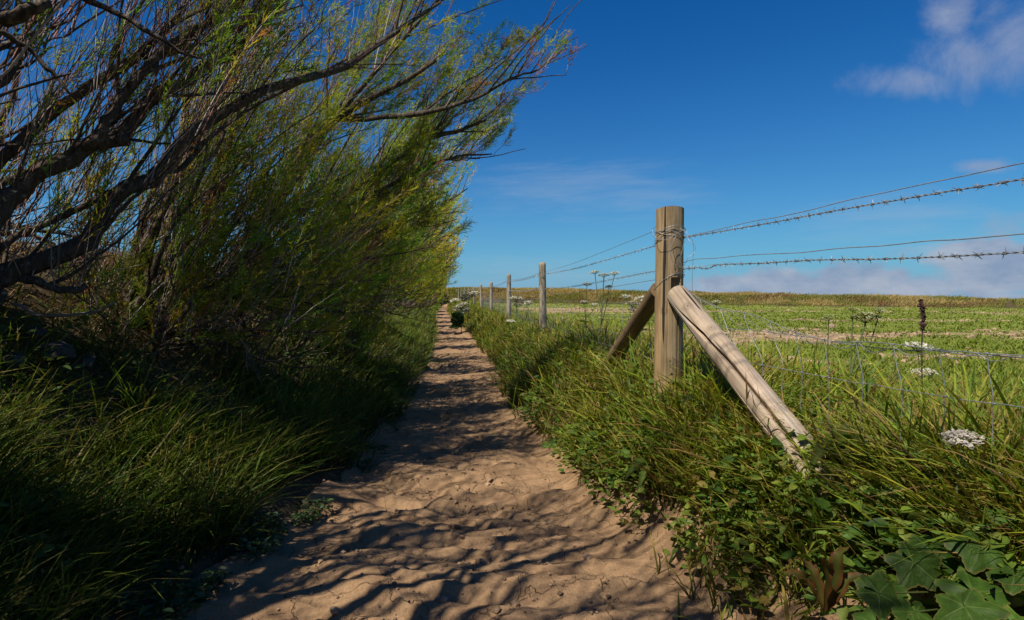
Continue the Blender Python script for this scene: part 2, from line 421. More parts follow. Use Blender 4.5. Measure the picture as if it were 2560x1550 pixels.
def tamarisk(base, limbs, label, group=None, n_sec=8, n_shoot=420, leafy=.6, K=9, J=6, fw=.006, Lsh=(.5, 1.25), rust=.05, rust_fn=None, dw=.32,
             up=(.38, .08, .9), dead=(), tone=1.0, limit=None):
    root = empty('tamarisk_tree', base, label, 'tree', group)
    mt, mw, mf = MB(), MB(), MB(); ms = mt
    segP, segD, segR, segW = [], [], [], []
    for pts, rad in limbs:
        P, R = resample_limb(pts, rad, 22, .012)
        tubes(mt, P, R, 10, cap=True)
        D = norm(np.gradient(P, axis=0))
        k0 = 6
        segP.append(P[k0:]); segD.append(D[k0:]); segR.append(R[k0:]); segW.append(np.linspace(.6, 1.6, len(P) - k0))
        for _ in range(n_sec):
            i = rng.integers(4, 21)
            d = norm(D[i] * .75 + perp_rand(D[i]) * .65 + np.array(up) * .35)
            Ls = rng.uniform(.45, 1.15) * (.75 if i > 15 else 1.)
            s = np.linspace(0, 1, 8)[:, None]
            b = perp_rand(d) * rng.uniform(.05, .28) + np.array([.12, 0, .10])
            Q = P[i] + Ls * (d * s + b * s ** 2) + np.cumsum(rng.normal(0, .008, (8, 3)), 0) * (s > 0)
            r0 = min(R[i] * .6, rng.uniform(.008, .02))
            tubes(ms, Q, np.linspace(r0, .004, 8), 5, TW[rng.integers(1, 3)] * .75)
            segP.append(Q[2:]); segD.append(norm(np.gradient(Q, axis=0))[2:]); segR.append(np.full(6, .005)); segW.append(np.linspace(1., 2.2, 6))
    for pts, rad in dead:
        P, R = resample_limb(pts, rad, 14, .008)
        tubes(ms, P, R, 6, (.10, .08, .065), cap=True)
    SP, SD, SW = np.concatenate(segP), np.concatenate(segD), np.concatenate(segW)
    M = n_shoot
    i = rng.choice(len(SP), M, p=SW / SW.sum())
    d0 = norm(SD[i] * dw + np.array(up)[None] * .80 + rng.normal(0, .24, (M, 3)))
    L = rng.uniform(Lsh[0], Lsh[1], M)
    n = 7; s = np.linspace(0, 1, n)[None, :, None]
    bend = np.array([.10, .02, .02]) + rng.normal(0, .12, (M, 3))
    wob = np.cumsum(rng.normal(0, .008, (M, n, 3)), 1)
    P0 = SP[i] + rng.normal(0, .015, (M, 3))
    P = P0[:, None] + L[:, None, None] * (d0[:, None] * s + bend[:, None] * s ** 2) + wob
    if limit is not None:
        ok = limit(P[:, -1]); P, L, M = P[ok], L[ok], int(ok.sum())
    tc = TW[rng.integers(0, len(TW), M)] * rng.uniform(.7, 1.2, (M, 1))
    r0 = rng.uniform(.0026, .0058, M) * max(1, fw / .006)
    tubes(mw, P, r0[:, None] * np.linspace(1, .35, n)[None], 3, tc)
    # foliage sprays along the outer part of the shoots
    tip = P[:, -1]
    lf = np.clip(leafy + .16 * (tip[:, 0] + 1.2) + .05 * (tip[:, 1] - 5), .08, .97)
    li = np.nonzero(rng.random(M) < lf)[0]
    T = norm(np.gradient(P, axis=1))
    m = len(li)
    s0 = rng.uniform(.25, .6, m)
    ss = s0[:, None] + (1 - s0)[:, None] * np.linspace(.0, 1, K)[None] + rng.normal(0, .03, (m, K)); ss = np.clip(ss, .05, 1)
    fi = ss * (n - 1); a = np.minimum(fi.astype(int), n - 2); f = (fi - a)[..., None]
    rows = li[:, None]
    B = P[rows, a] * (1 - f) + P[rows, a + 1] * f
    D = norm(T[rows, a] * (1 - f) + T[rows, a + 1] * f)
    pr = perp_rand(D)
    bd = norm(D * .85 + pr * .6 + np.array([.05, 0, .08]))
    BL = rng.uniform(.07, .20, (m, K)) * (1.15 - .55 * ss) * (fw / .006) ** .25
    ci = rng.integers(0, 4, m); base_c = FOL_A[ci] * rng.uniform(.75, 1.25, (m, 1)) * tone
    isr = (rng.random(m) < (rust if rust_fn is None else rust_fn(tip[li]))) ; base_c[isr] = np.array([.40, .20, .10]) * rng.uniform(.7, 1.2, (isr.sum(), 1))
    cK = np.repeat(base_c[:, None], K, 1) * rng.uniform(.8, 1.2, (m, K, 1))
    B = B.reshape(-1, 3); bd = bd.reshape(-1, 3); BL = BL.ravel(); cK = cK.reshape(-1, 3)
    side = perp_rand(bd); q = len(B)
    curl = perp_rand(bd) * .22 + np.array([.06, 0, -.05])
    mid = B + bd * BL[:, None] * .5 + curl * BL[:, None] * .25
    tp = B + bd * BL[:, None] + curl * BL[:, None]
    w = fw * rng.uniform(.6, 1.1, q)[:, None]
    V = np.stack([B - side * w * .4, B + side * w * .4, mid + side * w * .5, mid - side * w * .5, tp], 1)
    bi = np.arange(q) * 5
    mf.add(V.reshape(-1, 3), np.stack([bi, bi + 1, bi + 2, bi + 3], -1), np.stack([bi + 3, bi + 2, bi + 4], -1), np.repeat(cK, 5, 0))
    if J:
        u = rng.uniform(.1, 1, (q, J))[..., None]
        sp = np.where(u < .5, B[:, None] * (1 - 2 * u) + mid[:, None] * 2 * u, mid[:, None] * (2 - 2 * u) + tp[:, None] * (2 * u - 1))
        sd = norm(bd[:, None] * .8 + perp_rand(np.repeat(bd[:, None], J, 1)) * .6)
        sl = rng.uniform(.022, .06, (q, J))[..., None] * (fw / .006) ** .4
        sw = perp_rand(sd) * .0030 * (fw / .006)
        V = np.stack([sp - sw, sp + sw, sp + sd * sl], 2).reshape(-1, 3)
        mf.add(V, None, np.arange(len(V)).reshape(-1, 3), np.repeat(np.repeat(cK[:, None], J, 1).reshape(-1, 3) * rng.uniform(.85, 1.2, (q * J, 1)), 3, 0))
    mt.build('trunk', M_BARK, root); 
    mw.build('twigs', M_TWIG, root); mf.build('crown', M_TAM, root)
    return root

def tr(lst):   # measured limb: (photo x, photo y, distance)
    return np.array([at(*p) for p in lst])
PZ = [-.2, -.02, .02, .06, .10, .16, .20, .212, .234, .264, .296, .336, .375, .40, .43, .445, .46, .6]
PX = [-.02, -.02, -.005, 0.0, .025, .025, .0, .04, .09, .08, .115, .128, .18, .21, .215, .10, .075, .07]
def outline(tp):
    Y = np.maximum(tp[:, 1], .3)
    return tp[:, 0] / Y < np.interp((tp[:, 2] - CAMZ) / Y, PZ, PX) + rng.normal(0, .014, len(tp))
LIMIT_NEAR = lambda tp: (tp[:, 0] / np.maximum(tp[:, 1], .3) < .07) & (tp[:, 0] / np.maximum(tp[:, 1], .3) < .14) & (tp[:, 2] < 5.2)
# nearest tree: gnarled limbs low over the bank
t1 = [
 (tr([(-60, 720, 3.8), (16, 681, 3.85), (134, 638, 3.9), (215, 606, 4.0), (252, 536, 4.05), (300, 477, 4.1), (375, 445, 4.2), (429, 386, 4.3), (472, 333, 4.4), (536, 284, 4.5), (617, 236, 4.6), (697, 209, 4.7), (805, 182, 4.9), (880, 162, 5.0), (957, 102, 5.15), (1022, 54, 5.25), (1102, 5, 5.4)]), [.075, .068, .062, .055, .05, .042, .036, .033, .030, .024, .012]),
 (tr([(-70, 640, 3.6), (0, 515, 3.65), (54, 461, 3.7), (134, 397, 3.75), (198, 370, 3.8), (257, 354, 3.85), (322, 349, 3.9)]), [.07, .062, .058, .052, .05, .042]),
 (tr([(198, 372, 3.8), (231, 354, 3.75), (268, 306, 3.8), (311, 257, 3.85), (365, 204, 3.9), (429, 129, 4.0), (510, 75, 4.1), (590, 27, 4.2), (640, -30, 4.3)]), [.038, .034, .03, .026, .02]),
 (tr([(285, 350, 3.9), (333, 290, 3.95), (375, 247, 4.0), (456, 215, 4.15), (536, 161, 4.25), (575, 139, 4.3), (617, 80, 4.4), (697, 10, 4.5)]), [.05, .042, .036, .03, .02, .014]),
 (tr([(-90, 500, 3.6), (0, 402, 3.7), (64, 343, 3.75), (161, 268, 3.8), (241, 220, 3.9), (322, 177, 4.0), (402, 107, 4.1), (456, 27, 4.2), (480, -40, 4.3)]), [.04, .036, .032, .028, .02]),
 (tr([(-60, 660, 3.7), (0, 617, 3.8), (80, 574, 3.9), (214, 504, 4.0), (295, 461, 4.1), (400, 415, 4.3), (461, 402, 4.4), (510, 354, 4.5), (590, 290, 4.7), (670, 241, 4.9), (780, 190, 5.1), (900, 130, 5.3)]), [.024, .022, .02, .018, .016, .01]),
 (tr([(-50, 800, 3.7), (0, 730, 3.75), (43, 703, 3.8), (134, 703, 3.85), (215, 713, 3.95)]), [.045, .035, .028, .02]),
]
dead1 = [
 (tr([(150, -40, 2.9), (204, 0, 2.95), (300, 48, 3.0), (418, 113, 3.05), (504, 145, 3.1)]), [.017, .015, .012, .006]),
 (tr([(435, 118, 3.06), (480, 113, 3.06), (520, 114, 3.1)]), [.007, .005]),
 (tr([(-20, 80, 2.9), (64, 118, 3.0), (129, 182, 3.05), (193, 252, 3.1)]), [.015, .014, .012, .006]),
 (tr([(-60, 72, 3.0), (0, 48, 3.0), (64, 27, 3.0), (118, 5, 3.05)]), [.04, .038, .03]),
]
tamarisk((-3.0, 3.8, 1.5), t1, 'nearest windswept tamarisk with thick gnarled bare limbs at the left edge', 'tamarisks along the left bank', n_sec=6, n_shoot=640, leafy=.42, K=16, J=8, Lsh=(.4, 1.1), up=(.20, .05, 1.05), dw=.2, dead=dead1, limit=LIMIT_NEAR)
# second: clump of many upright stems rooted on the bank
b2 = at(350, 770, 4.9)
t2 = []
for k in range(9):
    a = rng.uniform(-.35, .6); e = b2 + np.array([a * .9 + .25, rng.uniform(-.2, .7), rng.uniform(1.1, 1.9)])
    m_ = (b2 + e) / 2 + rng.normal(0, .1, 3) + np.array([-.05, 0, .0])
    t2.append((np.array([b2 + rng.normal(0, .06, 3) * [1, 1, 0], m_, e]), [.03, .022, .014]))
for (p, q, Y) in (((430, 720), (560, 690), 5.0), ((430, 745), (520, 770), 5.0), ((400, 740), (640, 640), 5.2), ((380, 730), (500, 600), 5.1), ((300, 740), (230, 690), 4.9)):
    t2.append((np.array([b2, at(*p, (4.9 + Y) / 2), at(*q, Y)]), [.024, .016, .007]))
tamarisk(tuple(b2), t2, 'low bushy tamarisk with a fan of thin upright stems, second from the left', 'tamarisks along the left bank', n_sec=4, n_shoot=400, leafy=.66, K=17, J=8, Lsh=(.45, 1.15), limit=LIMIT_NEAR)
for (px, py, Y, nk, lab) in ((480, 752, 5.7, 8, 'slender many stemmed tamarisk standing between the low bushy one and the leaning one'), (640, 745, 7.6, 8, 'twiggy tamarisk half hidden behind the leaning one with the long arm')):
    b2 = at(px, py, Y); fan = []
    for k in range(nk):
        a = rng.uniform(-.3, .75); e = b2 + np.array([a * 1.1 + .2, rng.uniform(-.4, .8), rng.uniform(1.3, 2.2)])
        fan.append((np.array([b2 + rng.normal(0, .07, 3) * [1, 1, 0], (b2 + e) / 2 + rng.normal(0, .12, 3) - [.08, 0, 0], e]), [.034, .024, .012]))
    for k in range(6):
        e = b2 + np.array([rng.uniform(.5, 1.5), rng.uniform(-.5, .9), rng.uniform(-.35, .5)])
        fan.append((np.array([b2, (b2 + e) / 2 + [0, 0, .16], e]), [.028, .018, .007]))
    tamarisk(tuple(b2), fan, lab, 'tamarisks along the left bank', n_sec=5, n_shoot=290, leafy=.62, K=14, J=8, Lsh=(.4, 1.05), limit=outline)
# third: the one whose long arm reaches out over the path
t3 = [
 (tr([(480, 760, 6.2), (560, 690, 6.3), (633, 617, 6.4), (690, 500, 6.4), (713, 440, 6.4), (767, 365, 6.4), (831, 300, 6.4), (900, 257, 6.4), (1000, 215, 6.4), (1090, 150, 6.3)]), [.08, .07, .055, .045, .035, .02]),
 (tr([(600, 650, 6.3), (687, 568, 6.4), (751, 536, 6.5), (805, 515, 6.6), (900, 470, 6.8), (1000, 395, 6.9), (1075, 352, 7.0), (1150, 330, 7.0), (1215, 300, 7.0)]), [.06, .05, .045, .035, .025, .014]),
 (tr([(831, 300, 6.4), (940, 300, 6.3), (1060, 290, 6.2), (1150, 270, 6.2), (1236, 236, 6.2), (1290, 198, 6.2), (1343, 172, 6.2), (1400, 130, 6.2), (1445, 92, 6.2)]), [.032, .026, .02, .013, .008, .004]),
 (tr([(713, 440, 6.4), (800, 340, 6.3), (900, 220, 6.2), (980, 120, 6.1), (1060, 40, 6.0), (1130, -40, 6.0)]), [.035, .028, .02, .012]),
 (tr([(751, 536, 6.5), (860, 520, 6.7), (960, 480, 6.9), (1060, 430, 7.1), (1140, 400, 7.3), (1230, 385, 7.4)]), [.03, .024, .018, .008]),
 (tr([(540, 720, 6.3), (640, 715, 6.5), (760, 730, 6.8), (900, 715, 7.3)]), [.03, .024, .016, .008]),
 (tr([(560, 700, 6.3), (660, 640, 6.3), (760, 600, 6.4), (880, 585, 6.7), (1000, 560, 7.2)]), [.035, .028, .02, .014, .007]),
 (tr([(560, 690, 6.3), (640, 680, 6.4), (740, 660, 6.5), (850, 650, 6.8), (950, 640, 7.2)]), [.035, .03, .022, .012]),
]
tamarisk(tuple(t3[0][0][0]), t3, 'tall leaning tamarisk whose rusty tipped arm reaches furthest over the path', 'tamarisks along the left bank', n_sec=9, n_shoot=900, leafy=.78, K=17, J=8, Lsh=(.3, .9), rust_fn=lambda tp: np.where(tp[:, 0] / tp[:, 1] > .13, .75, .06), limit=outline)

def auto_tree(x, y, hgt, reach, label, **kw):
    z = float(h_base(np.array([x]), np.array([y]))[0])
    base = np.array([x, y, z - .05]); limbs = []
    nl = kw.pop('nl', 6); low = kw.pop('low', 4); drop = kw.pop('drop', .66)
    for k in range(nl):
        f = (k + .5) / nl
        top = z + (hgt - z) * (1 - drop * f ** 1.2) * rng.uniform(.9, 1.05)
        ex = x + (reach - x) * rng.uniform(.55, 1.05) * (1 - .30 * f)
        e = np.array([ex, y + rng.normal(.25, .55), top])
        m1 = base + (e - base) * .3 + np.array([-.05, 0, .05]) + rng.normal(0, .14, 3)
        m2 = base + (e - base) * .65 + np.array([0, 0, .08]) + rng.normal(0, .14, 3)
        limbs.append((np.array([base + rng.normal(0, .08, 3) * [1, 1, 0], m1, m2, e]), [rng.uniform(.05, .075), .045, .028, .010]))
    for k in range(low):      # low boughs that spread over the face of the bank
        e = np.array([x + rng.uniform(.7, 1.75), y + rng.normal(.2, .8), rng.uniform(1.0, 2.0)])
        m1 = base + (e - base) * .5 + np.array([0, 0, .12]) + rng.normal(0, .1, 3)
        limbs.append((np.array([base, m1, e]), [.035, .022, .008]))
    return tamarisk(tuple(base), limbs, label, 'tamarisks along the left bank', **kw)
def xr(tp, r, ymin=0): return (tp[:, 0] < r + rng.normal(0, .10, len(tp)))
rows_ = [  # y, height, reach, label
 (8.4, 4.1, .15, 'dense green tamarisk just beyond the one with the long arm over the path'),
 (10.6, 4.2, .35, 'dark tamarisk with drooping branches in the middle of the hedge row'),
 (13.0, 4.1, .45, 'tamarisk with tips hanging over the path in the middle of the hedge row'),
 (16.0, 4.0, .50, 'bright yellow green tamarisk catching sun at the outer edge of the row'),
 (19.5, 3.9, .50, 'tamarisk coloured sunlit yellow, with a ragged edge towards the far end'),
]
for (y, hh, rc, lab) in rows_:
    auto_tree(-2.55 + rng.uniform(-.15, .15), y, hh, rc, lab, n_sec=7, n_shoot=400, leafy=.85, K=15, J=6 if y < 13 else 3, fw=.0045 * (1 + y / 12), Lsh=(.4, 1.0),
              rust=.06, limit=outline, tone=np.array([1.2 + .07 * (y - 8), 1.2 + .045 * (y - 8), 1.]))  # tone: sunlit yellow put into the foliage colour, stronger with distance
for y in (23.5, 28, 33.5, 40, 48, 58, 70):
    auto_tree(-2.5 + float(xc(y)), y, 3.9, .55 + float(xc(y)), 'small far yellow green tamarisk near the end of the row', n_sec=6, n_shoot=640, leafy=.95, K=11, J=0,
              fw=.006 * (1 + y / 9), Lsh=(.4, 1.), rust=.05, limit=outline, tone=np.array([1.75, 1.45, 1.]))  # tone: far foliage coloured bright yellow to look sunlit
# trees beside and behind the photographer: they throw the dappled shade on the near path
for (x, y, hh, rc, lf_, ns_, nl_) in ((-3.5, 2.9, 4.2, -2.4, .6, 520, 6), (-3.9, 1.4, 3.3, -2.8, .55, 380, 6), (-2.9, 1.9, 4.5, -.8, .16, 330, 8), (-2.9, .9, 4.6, -.1, .10, 330, 9), (-2.9, -.1, 4.7, .1, .10, 360, 10), (-2.9, -1.3, 4.6, 0.1, .14, 460, 9), (-2.9, -2.8, 4.6, 0.1, .15, 420, 8), (-2.9, -4.4, 4.6, 0.2, .16, 420, 7)):
    auto_tree(x, y, hh, rc, 'tamarisk standing beside and behind the viewpoint, shading the near path', n_sec=7, nl=nl_, n_shoot=ns_, leafy=lf_, K=9, J=0, low=0, drop=.66 if x < -3 else .42, fw=.010, Lsh=(.5, 1.2),
              limit=(lambda tp: (tp[:, 0] / np.maximum(tp[:, 1], .05) < -.80) | (tp[:, 1] < .15) | ((tp[:, 2] - CAMZ) / np.maximum(tp[:, 1], .05) > .56)))
# young scrub on the face of the bank under the branches
for (px, py, Y, lab) in ((380, 860, 4.7, 'low scrub of young shoots below the fan of stems'), (560, 800, 5.6, 'green young scrub low on the bank beside the dead stick'), (720, 775, 7.0, 'scrubby growth low on the bank below the leaning tamarisk'), (860, 780, 8.6, 'shaded scrub low on the bank beyond the leaning tamarisk')):
    c0 = at(px, py, Y); c0[2] = float(h_base(c0[:1], c0[1:2])[0]); fan = []
    for k in range(9):
        e = c0 + np.array([rng.uniform(-.35, .75), rng.uniform(-.6, .6), rng.uniform(.25, .75)])
        fan.append((np.array([c0 + rng.normal(0, .08, 3) * [1, 1, 0], (c0 + e) / 2 + rng.normal(0, .05, 3), e]), [.012, .009, .005]))
    tamarisk(tuple(c0), fan, lab, 'young scrub on the left bank', n_sec=2, n_shoot=190, leafy=.85, K=13, J=7, Lsh=(.2, .6), up=(.3, .1, .7), tone=.8)
# a second line of bushes further back on the bank, seen between the stems of the first
for (x, y, hh, rc) in ((-4.6, 4.6, 3.9, -3.4), (-5.2, 6.4, 4.0, -3.8), (-4.4, 8.6, 4.1, -3.0), (-6.5, 5.4, 4.2, -5.2)):
    auto_tree(x, y, hh, rc, 'bushy tamarisk further back on the bank, glimpsed between the front stems', n_sec=5, n_shoot=200, leafy=.45, K=13, J=5, fw=.007, Lsh=(.45, 1.2), up=(.25, .05, 1.))

# ------------------------------------------------------------------ fence
def shaft(p0, p1, r0, r1, sides, rings, seed, groove=None, slot=None, knots=(), dome=.0):
    """round timber in its own local frame (z along the grain); returns MB, origin, rotation"""
    p0 = np.asarray(p0, float); p1 = np.asarray(p1, float); L = np.linalg.norm(p1 - p0)
    th = np.arange(sides) / sides * 2 * PI
    z = np.linspace(0, L, rings)
    TH, Zz = np.meshgrid(th, z)
    R = r0 + (r1 - r0) * (Zz / L)
    R = R * (1 + .05 * (fbm(np.cos(TH) * 1.2 + 5, Zz * 2.0 + np.sin(TH) * 1.2, seed, 3) - .5) + .02 * (fbm(TH * 6, Zz * 1.0, seed + 4, 2) - .5))
    ws = fbm(np.cos(TH) * 1.3 + seed, Zz * 1.6 + np.sin(TH) * 1.3, seed + 21, 4)[..., None]
    col = (.72 + .72 * ws) * np.array([1, 1, 1.]) * (1 - sstep(.5, .75, ws) * np.array([.0, .02, .0])) 
    grey = sstep(.45, .7, fbm(np.cos(TH) * 2 + 7, Zz * 1.1 + np.sin(TH) * 2, seed + 31, 3))[..., None]
    col = col * (1 - grey * np.array([.16, .08, -.06]))
    for (kt, kz, kr) in knots:
        dk = np.hypot(np.angle(np.exp(1j * (TH - kt))) * R, (Zz - kz) * .8) / kr
        col = col * (1 - (.65 * np.exp(-(dk / .45) ** 2) + .35 * np.exp(-((dk - 1) / .18) ** 2) + .18 * np.exp(-((dk - 1.5) / .2) ** 2))[..., None])
        R = R + .004 * np.exp(-(dk / 1.2) ** 2) - .006 * np.exp(-(dk / .35) ** 2)
    if groove is not None:
        for (za, zb, thf, width, depth) in groove:
            tc = thf(Zz); dth = np.abs(np.angle(np.exp(1j * (TH - tc)))) * R
            wloc = width * np.clip(np.minimum((Zz - za), (zb - Zz)) / .25, 0, 1) * (.75 + .5 * fbm(Zz * 5, Zz * 0, seed + 9, 2))
            k = np.clip(1.6 - 1.6 * dth / np.maximum(wloc, 1e-5), 0, 1) * ((Zz > za) & (Zz < zb))
            R = R - depth * k
    if slot is not None:
        za, zb, tc, half = slot
        k = ((Zz > za) & (Zz < zb) & (np.abs(np.angle(np.exp(1j * (TH - tc)))) < half))
        R = R - .075 * k
    if dome:
        R = R * np.clip(1 - dome * np.clip((Zz - (L - .03)) / .03, 0, 1) ** 2, .2, 1)
    V = np.stack([R * np.cos(TH), R * np.sin(TH), Zz + .006 * np.sin(TH * 2 + seed) * (Zz > L - .02)], -1).reshape(-1, 3)
    i = np.arange(rings * sides).reshape(rings, sides)
    q = np.stack([i[:-1], np.roll(i[:-1], -1, 1), np.roll(i[1:], -1, 1), i[1:]], -1).reshape(-1, 4)
    # end caps as concentric rings
    mb = MB(); mb.add(V, q, None, col.reshape(-1, 3))
    for e, zz in ((0, 0.), (rings - 1, L)):
        ring = V[i[e]]
        mid = ring * np.array([.5, .5, 1]); mid[:, 2] = zz + (.004 if e else -.004); c = np.array([[0, 0, mid[0, 2]]])
        VV = np.vstack([ring, mid, c]); j = np.arange(sides)
        qq = np.stack([j, (j + 1) % sides, sides + (j + 1) % sides, sides + j], -1); tt = np.stack([sides + j, sides + (j + 1) % sides, np.full(sides, 2 * sides)], -1)
        if e == 0: qq = qq[:, ::-1]; tt = tt[:, ::-1]
        mb.add(VV, qq, tt, (.9, .9, .88))
    rot = Vector((0, 0, 1)).rotation_difference(Vector(p1 - p0))
    return mb, p0, rot
def put_shaft(name, mat, parent, *a, **k):
    mb, p0, rot = shaft(*a, **k)
    me = mb.mesh(name); me.materials.append(mat)
    o = bpy.data.objects.new(name, me); COL.objects.link(o)
    o.parent = parent; o.location = Vector(p0) - parent.location; o.rotation_mode = 'QUATERNION'; o.rotation_quaternion = rot
    return o
FENCE = empty('wire_fence', (1.64, 4.6, .55), 'weathered post and barbed wire fence with braced corner post running along the path', 'fence')
PT = at(1675, 521, 4.6); PB = np.array([1.625, 4.6, .35])
Lp = np.linalg.norm(PT - PB)
def czf(t0, amp, s): return lambda Z: t0 + amp * (fbm(Z * 1.3, Z * 0 + s, 71 + s, 3) - .5)
slot_z = (CAMZ - (708 - HZ) / FPX * 4.5) - PB[2]
o = put_shaft('corner_post', M_POST, FENCE, PB, PT, .104, .0985, 120, 260, 5,
          groove=[(.25, Lp + .2, czf(-PI / 2 - .45, .12, 1), .0035, .02), (.1, 1.1, czf(-PI / 2 + .35, .2, 2), .003, .015), (.8, Lp + .2, czf(-PI / 2 + 1.0, .2, 3), .0025, .012)],
          slot=(slot_z - .10, slot_z + .035, -PI / 2 + .18, .36), knots=[(-PI / 2 + .12, slot_z + .10, .022), (-PI / 2 - .7, 1.0, .018), (-PI / 2 - .2, .62, .02)])
tag(o, 'thick brown corner post with notch and wire wound round its top')
# knot above the notch
# braces: one towards the viewer, one away along the fence
A = at(1694, 738, 4.485); B = np.array([1.80, 2.78, .48]); B = B + (B - A) / np.linalg.norm(B - A) * .16
d = (B - A) / np.linalg.norm(B - A); Lb = np.linalg.norm(B - A) + .04
side_lit = PI / 2
rq = Vector((0, 0, 1)).rotation_difference(Vector(A - B)); mid_ = (A + B) / 2
loc_ = rq.inverted() @ Vector(np.array([0, 0, CAMZ]) - mid_); th_f = math.atan2(loc_[1], loc_[0])
lft = rq.inverted() @ Vector((-1, 0, 0)); sgn = 1 if math.sin(math.atan2(lft[1], lft[0]) - th_f) > 0 else -1
def split(Z): 
    return th_f + sgn * np.interp(Z / Lb, [0, .12, .3, .55, .72, .88, 1], [.25, .18, .02, .05, .35, .85, 1.0]) + .16 * (fbm(Z * 3.5, Z * 0, 77, 3) - .5)
def split2(Z): return th_f - sgn * .55 + .3 * (fbm(Z * 2, Z * 0, 78, 3) - .5)
s1 = put_shaft('brace', M_STAY, FENCE, B, A, .093, .079, 200, 300, 11, groove=[(.05, Lb * .93, split, .013, .055), (.9, 1.7, split2, .004, .02), (.2, 1.2, lambda Z: split2(Z) + 1.5 * sgn, .004, .02)], knots=[(th_f - sgn * .1, Lb * .86, .022), (th_f - sgn * .5, Lb * .72, .018), (th_f - sgn * .3, Lb * .35, .016)])
tag(s1, 'pale silvery brace with a long split leaning towards the path')
A2 = at(1648, 725, 4.72); B2 = at(1490, 960, 7.0)
s2 = put_shaft('brace', M_STAY2, FENCE, B2, A2, .074, .066, 64, 120, 15)
tag(s2, 'brown shaded brace leaning away along the fence')
# line posts beyond
posts = [(1358, 656), (1272, 685), (1228, 705), (1203, 711), (1185, 717), (1171, 719), (1161, 721), (1152.5, 722), (1146.5, 722.5), (1142, 723.5)]
mats = []
LP = []
protos = []
for k in range(3):
    mbp, _, _ = shaft((0, 0, 0), (0, 0, 1.62), .075 - .003 * k, .068, 28, 60, 40 + 7 * k, dome=.35,
                      groove=[(.1, 1.9, czf(-PI / 2 - .2 + .5 * k, .3, 5 + k), .004, .02)])
    me = mbp.mesh('post'); me.materials.append(M_FAR); protos.append(me)
for k, (px, py) in enumerate(posts):
    Y = 1.80 * FPX / (px - VPX)
    if k > 5: Y = min(Y, 60 + 9 * (k - 5))
    T = at(px, py, Y)
    o = bpy.data.objects.new('post', protos[k % 3]); COL.objects.link(o); o.parent = FENCE
    o.location = Vector((T[0], Y, T[2] - 1.62)) - FENCE.location
    o.rotation_euler = (random.uniform(-.01, .01), random.uniform(-.015, .015), random.uniform(-.5, .5))
    LP.append(T)
# --- wires
GALV = np.array([.36, .38, .40])
def plain(mbw, P, r, n=60, sides=5, wig=.003, col=GALV):
    m_ = max(4, n // 5); jit = catmull(rng.normal(0, wig, (m_, 3)), n); jit[0] = 0; jit[-1] = 0
    tubes(mbw, catmull(P, n) + jit, np.full(n, r), sides, col)
def barbed(mbw, P, r, tw, every, barb, near=True, seed=0):
    P = np.asarray(P, float)
    Q = catmull(P, 400); seg = np.r_[0, np.cumsum(np.linalg.norm(np.diff(Q, axis=0), axis=1))]
    Lw = seg[-1]; n = int(min(700, max(30, Lw / (tw / 7))))
    u = np.linspace(0, Lw, n); C = np.stack([np.interp(u, seg, Q[:, j]) for j in range(3)], -1)
    T = norm(np.gradient(C, axis=0)); A_ = norm(np.cross(T, np.array([0, 0, 1.]))); B_ = np.cross(T, A_)
    ph = u / tw * 2 * PI
    for s in (0, PI):
        tubes(mbw, C + r * 1.05 * (A_ * np.cos(ph + s)[:, None] + B_ * np.sin(ph + s)[:, None]), np.full(n, r), 5 if near else 3, GALV * .9)
    bu = np.arange(every * .6, Lw, every); bu = bu + rng.uniform(-.01, .01, len(bu))
    for b in bu:
        c = np.array([np.interp(b, seg, Q[:, j]) for j in range(3)]); k = np.searchsorted(u, b) % n
        t, a, bb = T[k], A_[k], B_[k]
        if near:
            m = 16; w = np.linspace(0, 2.6 * 2 * PI, m)
            tubes(mbw, c + (r * 2.6) * (a * np.cos(w)[:, None] + bb * np.sin(w)[:, None]) + t * np.linspace(-r * 3, r * 3, m)[:, None], np.full(m, r * .8), 4, GALV)
        a0 = rng.uniform(0, 2 * PI)
        for j in range(4):
            an = a0 + j * PI / 2 + rng.normal(0, .25)
            dd = norm(a * math.cos(an) + bb * math.sin(an) + t * rng.normal(0, .45))
            st = c + t * r * (j - 1.5) * 2
            tubes(mbw, np.array([st, st + dd * barb * .6, st + dd * barb]), np.array([r * .85, r * .8, r * .25]), 4 if near else 3, GALV)
def nearY(px): return 2.20 / ((px - VPX) / FPX + .1044)
def nf(lst, dx=0.0):
    return np.array([at(px, py, nearY(px)) + np.array([dx, 0, 0]) for px, py in lst])
def ext(P, L=3.0):     # carry the wire on past the frame in its last direction
    d = P[-1] - P[-3]; d[2] *= .3
    return np.vstack([P, P[-1] + d / np.linalg.norm(d) * L * .5, P[-1] + d / np.linalg.norm(d) * L])
def wire_part(name, mbw): return mbw.build(name, M_WIRE, FENCE)
w = MB(); plain(w, ext(nf([(1700, 592), (1729, 587), (1892, 552), (1990, 535), (2165, 493), (2379, 447), (2560, 410)])), .0024, 90); wire_part('plain_wire', w)
w = MB(); plain(w, ext(nf([(1695, 662), (1729, 651), (1834, 641), (2029, 629), (2290, 605), (2560, 585)])), .0024, 90); wire_part('plain_wire', w)
w = MB(); barbed(w, ext(nf([(1700, 597), (1713, 593), (1834, 573), (1947, 553), (2091, 526), (2243, 500), (2379, 477), (2560, 447)]), 2), .0021, .06, .085, .024); wire_part('barbed_wire', w)
w = MB(); barbed(w, ext(nf([(1700, 674), (1740, 669), (1771, 671), (1795, 662), (1900, 658), (2036, 650), (2180, 648), (2348, 642), (2560, 630)]), 2), .0021, .06, .085, .024); wire_part('barbed_wire', w)
